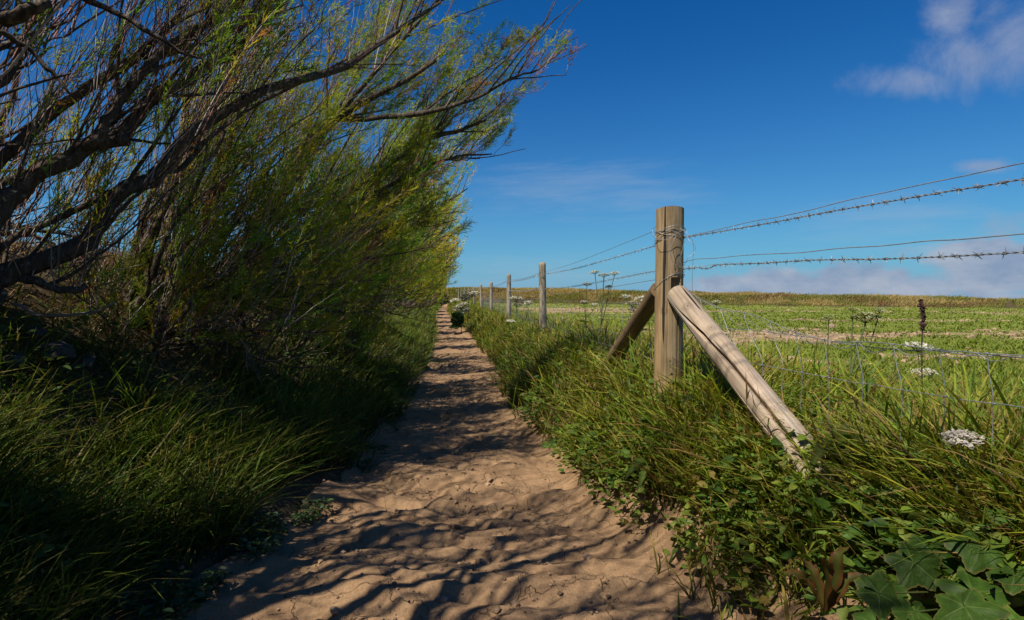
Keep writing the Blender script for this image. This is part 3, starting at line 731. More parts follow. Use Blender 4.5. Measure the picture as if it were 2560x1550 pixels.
# far run: wires from the corner post to each line post
def spans(zs, start, sag):
    pts = []
    prev = start
    for k, T in enumerate(LP[:8]):
        e = np.array([T[0] - .03, T[1], T[2] - zs]); mid = (prev + e) / 2 - np.array([0, 0, sag])
        pts += [prev, mid]; prev = e
    pts.append(prev); return np.array(pts)
def rad_by_span(mbw, P, fn):
    for k in range(0, len(P) - 2, 2): fn(P[k:k + 3], k // 2)
def far_plain(mbw):
    return lambda p, k: plain(mbw, p, (.0022, .0035, .005, .0065, .008, .01, .012, .014)[k], 24, 4, .002)
def far_barb(mbw):
    return lambda p, k: (barbed(mbw, p, .0019, .08, .11, .022, False) if k == 0 else barbed(mbw, p, .003, .16, .16, .03, False) if k == 1 else plain(mbw, p, (0, 0, .006, .008, .009, .011, .013, .015)[k], 24, 4, .002))
for zs, pxy, kind in ((.20, (1636, 577), 0), (.235, (1640, 614), 1), (.52, (1640, 677), 1), (.63, (1640, 699), 0)):
    w = MB(); rad_by_span(w, spans(zs, at(pxy[0], pxy[1], 4.62), .035), (far_barb if kind else far_plain)(w)); wire_part('barbed_wire' if kind else 'plain_wire', w)
# stock netting beyond the corner
w = MB()
for k in range(7):
    a = LP[k - 1] if k else np.array([1.68, 4.7, LP[0][2]]); b = LP[k]
    r = (.0018, .003, .0042, .0055, .007, .009, .011)[k]
    for zz in (.72, .88, 1.04, 1.20) if k < 3 else (.72, 1.0):
        m_ = (a + b) / 2; plain(w, np.array([a - [0, 0, zz], m_ - [0, 0, zz + .02], b - [0, 0, zz]]), r, 30, 4, .004)
    if k < 4:
        nv = int(np.linalg.norm(b - a) / (.28 if k < 2 else .4))
        for j in range(1, nv):
            f = j / nv; p = a + (b - a) * f; sl = .09 if k == 0 else .02
            plain(w, np.array([p - [0, 0, .73], p - [0, sl * .5, 1.0], p - [0, sl, 1.34]]), r * .85, 8, 4, .003)
wire_part('netting', w)
# sagging netting on the near run
w = MB()
top = [(1715, 726), (1744, 743), (1795, 769), (1892, 790), (1990, 831), (2064, 849), (2145, 855), (2223, 860), (2340, 872), (2469, 884), (2560, 890)]
sec = [(1700, 760), (1803, 816), (1880, 827), (1986, 839), (2064, 852), (2150, 866), (2223, 872), (2282, 876), (2340, 879), (2420, 889), (2469, 890), (2560, 897)]
low = [(1700, 866), (1790, 890), (1880, 908), (2005, 931), (2073, 945), (2159, 959), (2256, 974), (2364, 991), (2484, 1010), (2560, 1019)]
low2 = [(1720, 985), (1880, 1030), (2073, 1080), (2256, 1125), (2484, 1180), (2560, 1200)]
plain(w, ext(nf(top), 2), .0022, 110, 5, .002, GALV * 1.1); plain(w, ext(nf(sec, .012), 2), .0021, 110, 5, .002, GALV * 1.1)
plain(w, ext(nf(low), 2), .0018, 110, 5, .002); plain(w, ext(nf(low2), 2), .0018, 110, 5, .002)
ti = lambda x, L_: float(np.interp(x, [p[0] for p in L_], [p[1] for p in L_]))
for (xt, xl, xb) in [(1750, 1790, 1800), (1800, 1850, 1850), (1860, 1905, 1890), (1925, 1958, 1945), (1988, 2005, 2000), (2060, 2073, 2071), (2140, 2159, 2150), (2233, 2256, 2250), (2347, 2364, 2352), (2468, 2484, 2478)]:
    P_ = [(xt, ti(xt, top)), (xt + (xl - xt) * .4, ti(xt, top) * .6 + ti(xl, low) * .4 + 4), (xl, ti(xl, low)), (xb, ti(xb, low2))]
    Q_ = nf(P_); plain(w, Q_, .0016, 14, 5, .0015)
    for kk in (0, 2):
        c = Q_[kk]; tubes(w, np.array([c - [0, .008, 0], c, c + [0, .008, 0]]), np.array([.0035, .0045, .0035]), 6, GALV * 1.25)
# slack loops between the squashed top strands
for (xa, xb_) in [(1990, 2064), (2064, 2145), (2145, 2223), (2223, 2340), (2340, 2440), (2440, 2530)]:
    xm = (xa + xb_) / 2
    plain(w, nf([(xa, ti(xa, top)), (xm - 12, ti(xm, sec) + 10), (xm + 14, ti(xm, sec) + 11), (xb_, ti(xb_, top) + 3)]), .0017, 16, 5, .001)
for (xa, xb_) in [(1760, 1885), (1815, 1950), (1870, 1992)]:   # torn strands slumping from the top
    plain(w, nf([(xa, ti(xa, top)), ((xa * 2 + xb_) / 3, ti(xa, top) + 22), ((xa + xb_ * 2) / 3, ti(xb_, sec) - 14), (xb_, ti(xb_, sec))]), .0015, 16, 5, .002)
wire_part('netting', w)
# tie wire wound round the corner post and hanging loops
w = MB()
def wrap(z0, tilt, r, turns, ph, wig=.004, rad=.0018):
    n = 70; t = np.linspace(0, turns * 2 * PI, n) + ph
    cz = np.array([PB[0] + (PT[0] - PB[0]) * (z0 - PB[2]) / Lp, 4.6, z0])
    P = cz + np.stack([r * np.cos(t), r * np.sin(t), tilt * np.cos(t + .6) + .02 * np.sin(1.7 * t)], -1) + rng.normal(0, wig * .3, (n, 3))
    tubes(w, P, np.full(n, rad), 5, GALV)
wrap(1.945, .02, .112, 1.1, 2.4); wrap(1.93, -.03, .106, 2.05, .2); wrap(1.915, .045, .108, 1.4, 1.3); wrap(1.57, .05, .104, .8, 2.9)
def fr(lst, n=40, r=.0016): plain(w, np.array([at(*p) for p in lst]), r, n, 5, .0008, GALV)
fr([(1640, 566, 4.5), (1632, 575, 4.55), (1638, 592, 4.5), (1665, 600, 4.47), (1690, 585, 4.47), (1714, 575, 4.5), (1722, 600, 4.45), (1735, 612, 4.42), (1738, 628, 4.42), (1720, 645, 4.42), (1710, 665, 4.45)])
fr([(1700, 570, 4.47), (1725, 590, 4.42), (1733, 615, 4.42), (1732, 660, 4.42), (1731, 715, 4.43), (1735, 735, 4.43), (1750, 752, 4.4)])
fr([(1690, 590, 4.46), (1680, 610, 4.46), (1676, 635, 4.46), (1682, 655, 4.46), (1692, 662, 4.46), (1710, 668, 4.46), (1760, 664, 4.4), (1800, 662, 4.3), (1826, 672, 4.25)])
fr([(1672, 590, 4.46), (1678, 620, 4.455), (1690, 645, 4.455), (1705, 660, 4.46)])
fr([(1712, 600, 4.46), (1706, 625, 4.46), (1700, 650, 4.46), (1712, 690, 4.46)])
fr([(1742, 745, 4.4), (1790, 790, 4.6), (1860, 860, 4.6), (1905, 925, 4.6)], r=.0011); 
wire_part('tie_wire', w)

# ------------------------------------------------------------------ grass
def ground_z(X, Y):
    return h_base(X, Y)
GR_R0 = np.array([[.035, .05, .010], [.05, .055, .012], [.025, .04, .010]])  # near-black root colours hold the shade between the blades
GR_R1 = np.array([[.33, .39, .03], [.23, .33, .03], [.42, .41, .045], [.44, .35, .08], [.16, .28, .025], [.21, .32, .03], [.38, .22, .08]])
GR_L0 = np.array([[.016, .03, .007], [.02, .035, .008]])  # left bank blades, root and tip, coloured darker to stand for tree shade
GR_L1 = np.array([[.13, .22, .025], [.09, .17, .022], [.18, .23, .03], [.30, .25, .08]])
def grass_patch(name, n, xs, ysamp, mask, Lr, Wr, lean, curve, c0, c1, mat, label, wind=(0, .7), rows=4, pw=None, mbx=None, sink=.03):
    mb = mbx or MB()
    X = xs(n, ysamp); Y = ysamp
    k = mask(X, Y) > rng.random(len(X)); X, Y = X[k], Y[k]; m = len(X)
    P = np.stack([X, Y, ground_z(X, Y) - sink], -1)
    sc = 1 + Y / 9 if pw is None else pw(Y)
    L = rng.uniform(*Lr, m) * rng.uniform(.6, 1.15, m) * (.55 + .9 * fbm(X * 2.3, Y * 2.3, 141, 2)); W = rng.uniform(*Wr, m) * sc
    az = rng.normal(wind[0], wind[1], m) + 3.0 * (fbm(X * 1.7, Y * 1.7, 143, 2) - .5)
    blades(mb, P, L, W, az, np.abs(rng.normal(lean, .18, m)), np.abs(rng.normal(curve, .15, m)), c0[rng.integers(0, len(c0), m)] * rng.uniform(.8, 1.2, (m, 1)),
           c1[rng.integers(0, len(c1), m)] * rng.uniform(.75, 1.25, (m, 1)), rows)
    if mbx is None:
        return tag(mb.build(name, mat, smooth=False), label, 'grass', kind='stuff')
def ylog(n, a, b, p=1.0):   # denser near the viewpoint
    u = rng.random(n)
    if p == 1: return a * (b / a) ** u
    e = 1 - p; return (a ** e + u * (b ** e - a ** e)) ** (1 / e)
# right bank
def right_mask(X, Y):
    d = X - xc(Y) - hw(Y)
    bare = pat_d(Y)
    cl = fbm(X * 2.2, Y * 2.2, 81, 2)
    near = sstep(bare - .12, bare + .22, d + (cl - .5) * .35)
    fieldfade = 1 - .75 * sstep(2.5, 4.2, X)
    return near * (.35 + .9 * cl) * fieldfade
G = MB()
n = 62000; Y = ylog(n, 1.5, 16, 1.25)
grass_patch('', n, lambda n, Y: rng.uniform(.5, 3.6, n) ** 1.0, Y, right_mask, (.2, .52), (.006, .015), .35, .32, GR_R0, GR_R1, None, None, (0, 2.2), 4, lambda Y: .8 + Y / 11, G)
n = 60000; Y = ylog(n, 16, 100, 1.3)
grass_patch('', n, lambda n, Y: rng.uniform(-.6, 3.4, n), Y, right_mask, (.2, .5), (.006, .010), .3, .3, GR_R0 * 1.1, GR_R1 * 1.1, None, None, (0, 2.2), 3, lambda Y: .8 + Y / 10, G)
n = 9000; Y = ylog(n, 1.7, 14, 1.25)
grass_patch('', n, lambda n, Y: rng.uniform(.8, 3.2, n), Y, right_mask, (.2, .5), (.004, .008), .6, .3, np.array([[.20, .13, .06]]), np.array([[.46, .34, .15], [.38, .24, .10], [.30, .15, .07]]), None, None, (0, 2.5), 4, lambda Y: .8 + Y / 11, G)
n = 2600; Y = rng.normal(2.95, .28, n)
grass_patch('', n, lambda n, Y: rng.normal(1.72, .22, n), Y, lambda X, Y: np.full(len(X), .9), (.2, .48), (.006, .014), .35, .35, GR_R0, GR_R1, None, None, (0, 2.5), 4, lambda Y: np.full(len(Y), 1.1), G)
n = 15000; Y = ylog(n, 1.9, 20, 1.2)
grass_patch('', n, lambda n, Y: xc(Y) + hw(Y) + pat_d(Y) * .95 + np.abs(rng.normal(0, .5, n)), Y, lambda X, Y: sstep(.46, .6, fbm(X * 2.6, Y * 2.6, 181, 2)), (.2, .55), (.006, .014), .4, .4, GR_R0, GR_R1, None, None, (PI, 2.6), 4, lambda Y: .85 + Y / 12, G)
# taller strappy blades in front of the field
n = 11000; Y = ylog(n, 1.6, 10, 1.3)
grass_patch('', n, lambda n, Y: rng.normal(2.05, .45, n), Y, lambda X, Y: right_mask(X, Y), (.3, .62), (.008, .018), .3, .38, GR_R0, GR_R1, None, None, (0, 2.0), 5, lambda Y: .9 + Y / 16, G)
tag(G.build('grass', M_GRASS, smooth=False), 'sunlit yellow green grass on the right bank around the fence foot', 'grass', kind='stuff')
# left bank
def left_mask(X, Y):
    e = -(X - xc(Y)) - hw(Y)
    cl = fbm(X * 1.8, Y * 1.8, 91, 2)
    m = sstep(.02, .25, e + (cl - .5) * .35 - .10 * (Y < 5)) * (.25 + .75 * sstep(.22, .45, cl))
    hollow = np.maximum(np.exp(-(((X + 2.25) / .42) ** 2 + ((Y - 5.0) / 1.2) ** 2)), sstep(.52, .62, fbm(X * 1.3 + 4, Y * .8, 93, 3)) * sstep(.7, 1.2, e))
    return m * (1 - .85 * hollow) * (1 - .93 * sstep(1.25, 1.8, e + (cl - .5) * .7))
G = MB()
n = 80000; Y = ylog(n, 1.7, 14, 1.2)
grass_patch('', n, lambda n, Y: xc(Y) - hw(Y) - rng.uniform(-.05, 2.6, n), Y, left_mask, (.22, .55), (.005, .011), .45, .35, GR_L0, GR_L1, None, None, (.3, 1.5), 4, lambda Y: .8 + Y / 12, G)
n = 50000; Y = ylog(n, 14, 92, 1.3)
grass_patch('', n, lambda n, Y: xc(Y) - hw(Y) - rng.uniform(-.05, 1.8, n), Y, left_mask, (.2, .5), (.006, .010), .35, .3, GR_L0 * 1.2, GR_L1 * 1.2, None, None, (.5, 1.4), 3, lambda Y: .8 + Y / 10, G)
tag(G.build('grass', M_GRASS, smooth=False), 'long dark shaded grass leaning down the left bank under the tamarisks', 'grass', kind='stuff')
# dry straw on the bank top and hanging tangles
ST0 = np.array([[.16, .10, .05], [.20, .13, .06]]); ST1 = np.array([[.36, .25, .11], [.42, .30, .13], [.26, .15, .07]])
G = MB()
n = 20000; Y = ylog(n, 2.6, 26, 1.2)
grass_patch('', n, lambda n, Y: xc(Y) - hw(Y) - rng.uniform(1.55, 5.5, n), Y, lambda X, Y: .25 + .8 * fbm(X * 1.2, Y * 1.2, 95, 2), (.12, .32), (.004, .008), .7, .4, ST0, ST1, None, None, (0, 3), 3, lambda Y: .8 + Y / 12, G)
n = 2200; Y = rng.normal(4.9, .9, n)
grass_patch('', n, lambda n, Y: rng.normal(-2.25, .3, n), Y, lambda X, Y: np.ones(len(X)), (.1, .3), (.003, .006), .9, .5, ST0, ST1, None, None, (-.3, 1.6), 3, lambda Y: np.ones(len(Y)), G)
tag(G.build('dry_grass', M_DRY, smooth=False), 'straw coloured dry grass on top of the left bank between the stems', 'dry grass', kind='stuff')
# field crop
def crop_mask(X, Y):
    rd, _ = ridge_dist(X, Y)
    return (1 - .93 * soil_mask(X, Y)) * (.35 + .8 * sstep(.3, .6, fbm(X * .9, Y * 1.4, 171, 3))) * (rd > 5) * (X > 2.4)
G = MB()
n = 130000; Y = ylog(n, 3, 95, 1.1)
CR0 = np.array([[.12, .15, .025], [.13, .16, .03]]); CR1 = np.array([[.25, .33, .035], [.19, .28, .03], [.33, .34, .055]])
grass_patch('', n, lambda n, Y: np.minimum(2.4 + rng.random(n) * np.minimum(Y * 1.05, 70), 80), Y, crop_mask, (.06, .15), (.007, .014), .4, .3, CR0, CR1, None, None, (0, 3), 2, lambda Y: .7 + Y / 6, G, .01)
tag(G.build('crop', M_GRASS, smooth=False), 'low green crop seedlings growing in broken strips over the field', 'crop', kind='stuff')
# far bank grass
G = MB()
n = 95000
seg = rng.choice(len(RIDGE) - 1, n, p=np.array([.02, .10, .24, .24, .22, .13, .05, 0.]))
t = rng.random(n); a = RIDGE[seg]; b = RIDGE[seg + 1]; dv = norm(b - a); nrm = np.stack([dv[:, 1], -dv[:, 0]], -1)
pos = a + (b - a) * t[:, None] + nrm * rng.uniform(-1.0, 7.2, n)[:, None]
X, Y = pos[:, 0], pos[:, 1]
rd, _ = ridge_dist(X, Y)
P = np.stack([X, Y, ground_z(X, Y) - .05], -1)
clu = fbm(X * .35, Y * .35, 99, 3)
greenish = (fbm(X * .25, Y * .25, 97, 2) + .20 * sstep(2, 7, rd) > .52)
D1 = np.array([[.44, .34, .11], [.37, .28, .085], [.50, .39, .16]])[rng.integers(0, 3, n)]
D1[greenish] = np.array([.25, .24, .055])
brn = (fbm(X * .3 + 9, Y * .3, 98, 2) > .64) & (rng.random(n) < .6); D1[brn] = np.array([.24, .15, .06])
keep = (np.abs(X) < 90) & ~((np.abs(X - xc(Y)) < .5) & (Y < 98))
dist = np.hypot(X, Y)
L = rng.uniform(.25, .55, n) * (.5 + 1.0 * clu)
sel = np.nonzero(keep)[0]
blades(G, P[sel], L[sel], (.0011 * dist * rng.uniform(.5, 1.1, n))[sel], rng.normal(0, .9, len(sel)), np.abs(rng.normal(.45, .2, len(sel))), np.abs(rng.normal(.3, .15, len(sel))),
       (D1 * .62)[sel], (D1 * rng.uniform(.8, 1.2, (n, 1)))[sel], 2)
tag(G.build('dune_grass', M_GRASS, smooth=False), 'golden brown rough grass covering the low bank along the horizon', 'grass', kind='stuff')
# clods
G = MB()
ico = []
bm_ = __import__('bmesh').new(); __import__('bmesh').ops.create_icosphere(bm_, subdivisions=1, radius=1)
IV = np.array([v.co[:] for v in bm_.verts]); bm_.verts.ensure_lookup_table(); IF = np.array([[v.index for v in f.verts] for f in bm_.faces]); bm_.free()
n = 26000; Y = ylog(n, 5.0, 45, 1.1); X = 2.9 + rng.random(n) * Y * .95
rd, _ = ridge_dist(X, Y)
k = (soil_mask(X, Y) > rng.random(n)) & (rd > 6); X, Y = X[k], Y[k]; m = len(X)
sz = rng.gamma(2., .0085, m) * (.7 + Y / 40) + .007
P = np.stack([X, Y, ground_z(X, Y) + sz * .35], -1)
V = IV[None] * (1 + rng.normal(0, .22, (m, len(IV), 1))) * sz[:, None, None] * rng.uniform(.7, 1.3, (m, 1, 3)) * np.array([1, 1, .75]) + P[:, None]
cc = np.array([.42, .285, .19]) * rng.uniform(.75, 1.15, (m, 1))
G.add(V.reshape(-1, 3), None, (IF[None] + (np.arange(m) * len(IV))[:, None, None]).reshape(-1, 3), np.repeat(cc, len(IV), 0))
tag(G.build('soil_clods', M_CLOD, smooth=False), 'dry pinkish clods scattered over the bare strips of the field', 'soil', kind='stuff')

G = MB()
n = 2600; Y = ylog(n, 2.2, 16, 1.5); X = xc(Y) + hw(Y) * np.clip(rng.normal(0, .75, n), -1.15, 1.5)
sz = rng.gamma(1.6, .0035, n) + .002; P = np.stack([X, Y, h_base(X, Y) + path_detail(X, Y) * np.where(X - xc(Y) > hw(Y), .55, 1.) + sz * .3], -1)
V = IV[None] * (1 + rng.normal(0, .22, (n, len(IV), 1))) * sz[:, None, None] * np.array([1, 1, .7]) + P[:, None]
G.add(V.reshape(-1, 3), None, (IF[None] + (np.arange(n) * len(IV))[:, None, None]).reshape(-1, 3), np.repeat(np.array([.36, .24, .15]) * rng.uniform(.45, 1.2, (n, 1)), len(IV), 0))
tag(G.build('path_crumbs', M_CLOD, smooth=False), 'small crumbs of dry earth and grit lying loose on the path', 'soil', kind='stuff')
G = MB(); n = 420; Y = ylog(n, 2.2, 14, 1.4); X = xc(Y) + hw(Y) * rng.uniform(-1.1, 1.4, n)
az = rng.uniform(0, 6.28, n); Lt = rng.uniform(.02, .12, n); zf = lambda X, Y: h_base(X, Y) + path_detail(X, Y) * np.where(X - xc(Y) > hw(Y), .55, 1.) + .006
X2 = X + Lt * np.cos(az); Y2 = Y + Lt * np.sin(az)
Pl = np.stack([np.stack([X, Y, zf(X, Y)], -1), np.stack([(X + X2) / 2, (Y + Y2) / 2, zf((X + X2) / 2, (Y + Y2) / 2) + .004], -1), np.stack([X2, Y2, zf(X2, Y2)], -1)], 1)
tubes(G, Pl, np.tile([.0018, .0016, .001], (n, 1)), 3, np.array([.22, .14, .08]) * rng.uniform(.5, 1.6, (n, 1)))
tag(G.build('twig_litter', M_TWIG), 'fallen bits of twig and straw scattered over the path', 'litter', kind='stuff')

# ------------------------------------------------------------------ leafy ground cover on the banks
def leaflets(mb, P, D, Nrm, L, W, col, fold=.25, droop=.15):
    """pointed oval leaves: two folded halves of three quads each"""
    m = len(P); D = norm(D); S = norm(np.cross(D, Nrm)); U = np.cross(S, D)
    s = np.array([0, .3, .65, 1.]); w = np.array([.12, .95, .8, 0.])
    C = P[:, None] + D[:, None] * (L[:, None] * s)[..., None] - U[:, None] * (L[:, None] * droop * s ** 2)[..., None]
    off = S[:, None] * (W[:, None] * w * .5)[..., None]; lift = U[:, None] * (W[:, None] * w * fold)[..., None]
    V = np.stack([C - off + lift, C, C + off + lift], 2)
    i = np.arange(m * 12).reshape(m, 4, 3)
    q = np.concatenate([np.stack([i[:, :-1, j], i[:, :-1, j + 1], i[:, 1:, j + 1], i[:, 1:, j]], -1).reshape(-1, 4) for j in (0, 1)])
    mb.add(V.reshape(-1, 3), q, None, np.repeat(col, 12, 0))
def cover(n, X, Y, sz, pal, z0=(0.0, .22), label='', name='ground_cover', mat=None, z_n=.35):
    mb = MB(); m = len(X)
    P = np.stack([X, Y, ground_z(X, Y) + rng.uniform(*z0, m)], -1)
    az = rng.uniform(0, 2 * PI, m); D = np.stack([np.cos(az), np.sin(az), rng.normal(.15, .3, m)], -1)
    Nn = norm(np.stack([rng.normal(-.2, z_n, m), rng.normal(-.2, z_n, m), np.ones(m)], -1))
    L = rng.uniform(*sz, m)
    leaflets(mb, P, D, Nn, L, L * rng.uniform(.25, .7, m), pal[rng.integers(0, len(pal), m)] * rng.uniform(.7, 1.25, (m, 1)))
    return tag(mb.build(name, M_LEAF), label, 'ground cover', kind='stuff')
def clumped(n, xs, ys, thr, seed, f=2.5):
    k = fbm(xs * f, ys * f, seed, 2) > thr; return xs[k], ys[k]
PALW = np.array([[.10, .19, .03], [.14, .22, .03], [.07, .14, .025], [.18, .23, .05]])
n = 14000; Y = ylog(n, 1.8, 12, 1.3); X = xc(Y) + hw(Y) + pat_d(Y) * rng.uniform(.35, 1.3, n) + np.abs(rng.normal(0, .42, n)); X, Y = clumped(n, X, Y, .50, 121)
cover(0, X, Y, (.015, .10), PALW, (0, .27), 'small leafy weeds creeping down the bare edge of the right bank', z_n=.65)
n = 9000; Y = ylog(n, 2.6, 22, 1.25); X = xc(Y) + hw(Y) + .1 + rng.random(n) * 1.3; X, Y = clumped(n, X, Y, .57, 151, 1.9)
cover(0, X, Y, (.02, .085), np.array([[.15, .22, .03], [.11, .18, .025], [.20, .24, .04], [.24, .18, .05]]), (.05, .30), 'bright broad leaved weeds growing up through the grass of the right bank', z_n=.7)
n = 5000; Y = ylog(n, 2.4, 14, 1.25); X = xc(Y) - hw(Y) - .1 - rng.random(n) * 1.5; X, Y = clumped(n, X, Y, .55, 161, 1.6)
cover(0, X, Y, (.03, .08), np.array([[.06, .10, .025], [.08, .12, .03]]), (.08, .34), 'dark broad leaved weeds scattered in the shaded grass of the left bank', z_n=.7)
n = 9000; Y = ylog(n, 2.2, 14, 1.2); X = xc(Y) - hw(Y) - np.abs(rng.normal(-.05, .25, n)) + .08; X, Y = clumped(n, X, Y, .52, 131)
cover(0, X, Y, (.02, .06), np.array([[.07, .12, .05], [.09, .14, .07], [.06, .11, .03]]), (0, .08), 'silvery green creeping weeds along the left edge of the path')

# ------------------------------------------------------------------ plants one can point at
def disc_umbel(mb, c, rad, tilt, col, nray=16, dens=1.0):
    """flat topped flower head: rays carrying small florets clusters"""
    c = np.asarray(c, float)
    up = norm(np.array([tilt[0], tilt[1], 1.])); a = norm(np.cross(up, [0.3, 1, 0])); b = np.cross(up, a)
    base = c - up * rad * .75
    k = np.arange(nray); rr = rad * np.sqrt((k + .5) / nray) * rng.uniform(.9, 1.1, nray); th = k * 2.39996 + rng.uniform(0, 6)
    tips = c + rr[:, None] * (a * np.cos(th)[:, None] + b * np.sin(th)[:, None]) - up * (rr[:, None] / rad) ** 2 * rad * .34
    mid = (tips + base) / 2 - up * rad * .06
    tubes(mb, np.stack([np.repeat(base[None], nray, 0), mid, tips], 1), np.full((nray, 3), max(.0012, rad * .018)), 3, (.10, .14, .05))
    m = int(26 * dens)
    for t in tips:
        p = t + (a * rng.normal(0, rad * .10, (m, 1)) + b * rng.normal(0, rad * .10, (m, 1))) + up * rng.normal(0, rad * .05, (m, 1))
        sz = rad * rng.uniform(.06, .12, m)[:, None]
        ang = rng.uniform(0, 6.28, m)[:, None]; e1 = a * np.cos(ang) + b * np.sin(ang) + up * rng.normal(0, .6, (m, 1)); e2 = np.cross(up, e1)
        V = np.stack([p - e1 * sz, p - e2 * sz, p + e1 * sz, p + e2 * sz], 1)
        i = np.arange(m) * 4
        mb.add(V.reshape(-1, 3), np.stack([i, i + 1, i + 2, i + 3], -1), None, np.repeat(np.asarray(col) * rng.uniform(.8, 1.1, (m, 1)), 4, 0))
    return base
WHITE = (.62, .61, .53); GREENISH = (.32, .36, .16)
def lobed_leaf(mb, c, D, Nrm, size, col, lobes=5, seed=0, cup=.28):
    D = norm(np.asarray(D, float)); S = norm(np.cross(D, Nrm)); U = np.cross(S, D)
    na, nr = 140, 12
    th = np.linspace(-PI * .93, PI * .93, na)
    prof = (.64 + .36 * np.cos(th * .5)) * (.70 + .30 * (1 - np.abs(np.sin(th * lobes / 2)) ** 1.5)) + .045 * (np.abs(((th * 4.3 + seed) % 1) - .5) * 2 - .5) + .03 * np.sin(th * 7 + seed)
    r = np.linspace(0, 1, nr)
    RR = prof[None] * r[:, None] * size
    x = RR * np.cos(th)[None]; y = RR * np.sin(th)[None]
    vd = np.abs(np.sin(th * lobes / 2)); vein = (1 - vd)[None] * r[:, None]; ve = (np.exp(-(vd[None] * RR / size / .035) ** 2) + .55 * np.exp(-(np.abs(((RR / size * 7 - vd[None] * 2.2) % 1) - .5) / .09) ** 2) * (r[:, None] > .12)) * (r[:, None] < .93)
    z = -cup * size * (RR / size) ** 2 + .10 * size * vein - .018 * size * np.clip(ve, 0, 1) + .07 * size * (fbm(x / size * 3 + seed, y / size * 3, 7, 2) - .5)
    V = np.asarray(c) + x[..., None] * D + y[..., None] * S + z[..., None] * U
    v = np.clip(ve, 0, 1)[..., None] * .55
    C = np.asarray(col) * (1 - v) * (.7 + .6 * fbm(x / size * 5, y / size * 4, 11, 3))[..., None] + np.array([.15, .21, .06]) * v
    C = np.where((r[:, None, None] > .95), C * .4 + np.array([.22, .16, .05]) * .6, C)
    mb.add(V.reshape(-1, 3), grid_faces(na, nr), None, C.reshape(-1, 3))
def hogweed(basexy, heads, label, group=None, leaves=3, lsize=.10, head_col=WHITE, stem_r=.006, stemc=(.11, .14, .05), dens=1.0):
    """heads: list of (point, radius)"""
    bz = float(ground_z(np.array([basexy[0]]), np.array([basexy[1]]))[0])
    base = np.array([basexy[0], basexy[1], bz - .02])
    root = empty('hogweed', base, label, 'plant', group)
    st = MB(); c0 = np.array(heads[0][0]); fork = None
    for k, (c, r) in enumerate(heads):
        mu = MB(); u0 = disc_umbel(mu, c, r, rng.normal(0, .12, 2), head_col, 18 if r > .05 else 12, dens); mu.build('umbel', M_PETAL, root)
        if k == 0:
            P = catmull(np.array([base, base + (u0 - base) * .5 + rng.normal(0, .02, 3), u0]), 14); main = P
            tubes(st, P, np.linspace(stem_r, stem_r * .55, 14), 6, stemc)
        else:
            j = int(rng.integers(5, 9)); p = main[j]
            P = catmull(np.array([p, p + (u0 - p) * np.array([.6, .6, .45]), u0]), 8)
            tubes(st, P, np.linspace(stem_r * .6, stem_r * .4, 8), 5, stemc)
    st.build('stem', M_TWIG, root)
    for k in range(leaves):
        ml = MB(); j = int(rng.integers(1, 7)); p = main[j]; a = rng.uniform(0, 6.28)
        d_ = np.array([math.cos(a), math.sin(a), .35]); e = p + d_ * lsize * .9
        tubes(ml, np.array([p, (p + e) / 2 + [0, 0, .01], e]), np.array([.003, .003, .002]), 4, stemc)
        lobed_leaf(ml, e, d_ * [1, 1, -.2], np.array([0, 0, 1.]) + rng.normal(0, .25, 3), lsize, np.array([.06, .11, .022]) * rng.uniform(.8, 1.2), 5, k)
        ml.build('leaf', M_LEAF, root)
    return root
def xy(px, Y): return ((px - VPX) / FPX * Y, Y)
GH = 'white hogweeds around the fence'
hogweed(xy(1494, 9.0), [(at(1510, 684, 9.0), .075), (at(1487, 677, 9.05), .07), (at(1535, 680, 8.95), .07), (at(1522, 714, 9.1), .06)], 'tallest hogweed left of the corner post, three flower heads against the sky', GH, 3, .12, stem_r=.012)
hogweed(xy(1473, 9.6), [(at(1468, 707, 9.6), .07), (at(1461, 752, 9.5), .075), (at(1486, 759, 9.5), .07)], 'hogweed with one high round head, left beside the tallest one', GH, 3, .12, stem_r=.008)
hogweed(xy(1590, 9.5), [(at(1604, 742, 9.5), .12), (at(1583, 755, 9.3), .11), (at(1585, 768, 9.3), .09), (at(1566, 738, 9.6), .09)], 'broad white hogweed right behind the brown brace', GH, 2, .12)
hogweed(xy(1295, 17), [(at(1291, 742, 17), .20), (at(1318, 753, 17), .17), (at(1294, 759, 17), .13)], 'hogweed with wide flat heads between second and third line posts', GH, 2, .14, stem_r=.012)
hogweed(xy(1279, 13.4), [(at(1277, 800, 13.4), .10)], 'single white hogweed head low in the grass below the third post', GH, 1, .12)
hogweed(xy(1168, 30), [(at(1172, 734, 30), .30), (at(1186, 729, 30), .26), (at(1160, 742, 30), .3)], 'far hogweed among the clustered distant posts', GH, 1, .3, stem_r=.02)
hogweed(xy(1153, 24), [(at(1157, 757, 24), .22), (at(1148, 763, 24), .22), (at(1160, 768, 24), .2), (at(1143, 771, 24), .2), (at(1157, 778, 24), .18), (at(1138, 747, 26), .22)], 'many headed hogweed clump beside the narrowing path', GH, 3, .3, stem_r=.015)
GB = 'hogweeds in the field behind the near wires'
hogweed(xy(2096, 4.2), [(at(2068, 790, 4.2), .045)], 'slim hogweed gone green to seed, left of the broad one in the field', GB, 1, .09, GREENISH, .005)
hogweed(xy(2113, 4.1), [(at(2163, 783, 4.1), .09), (at(2132, 770, 4.15), .032), (at(2199, 771, 4.05), .038)], 'broad hogweed gone to seed in front of the field, right of the slim one', GB, 2, .10, (.42, .44, .24), .009)
hogweed(xy(2300, 5.2), [(at(2298, 858, 5.2), .105), (at(2310, 924, 5.0), .09)], 'white hogweed heads behind the dark dock spike', GB, 2, .12)
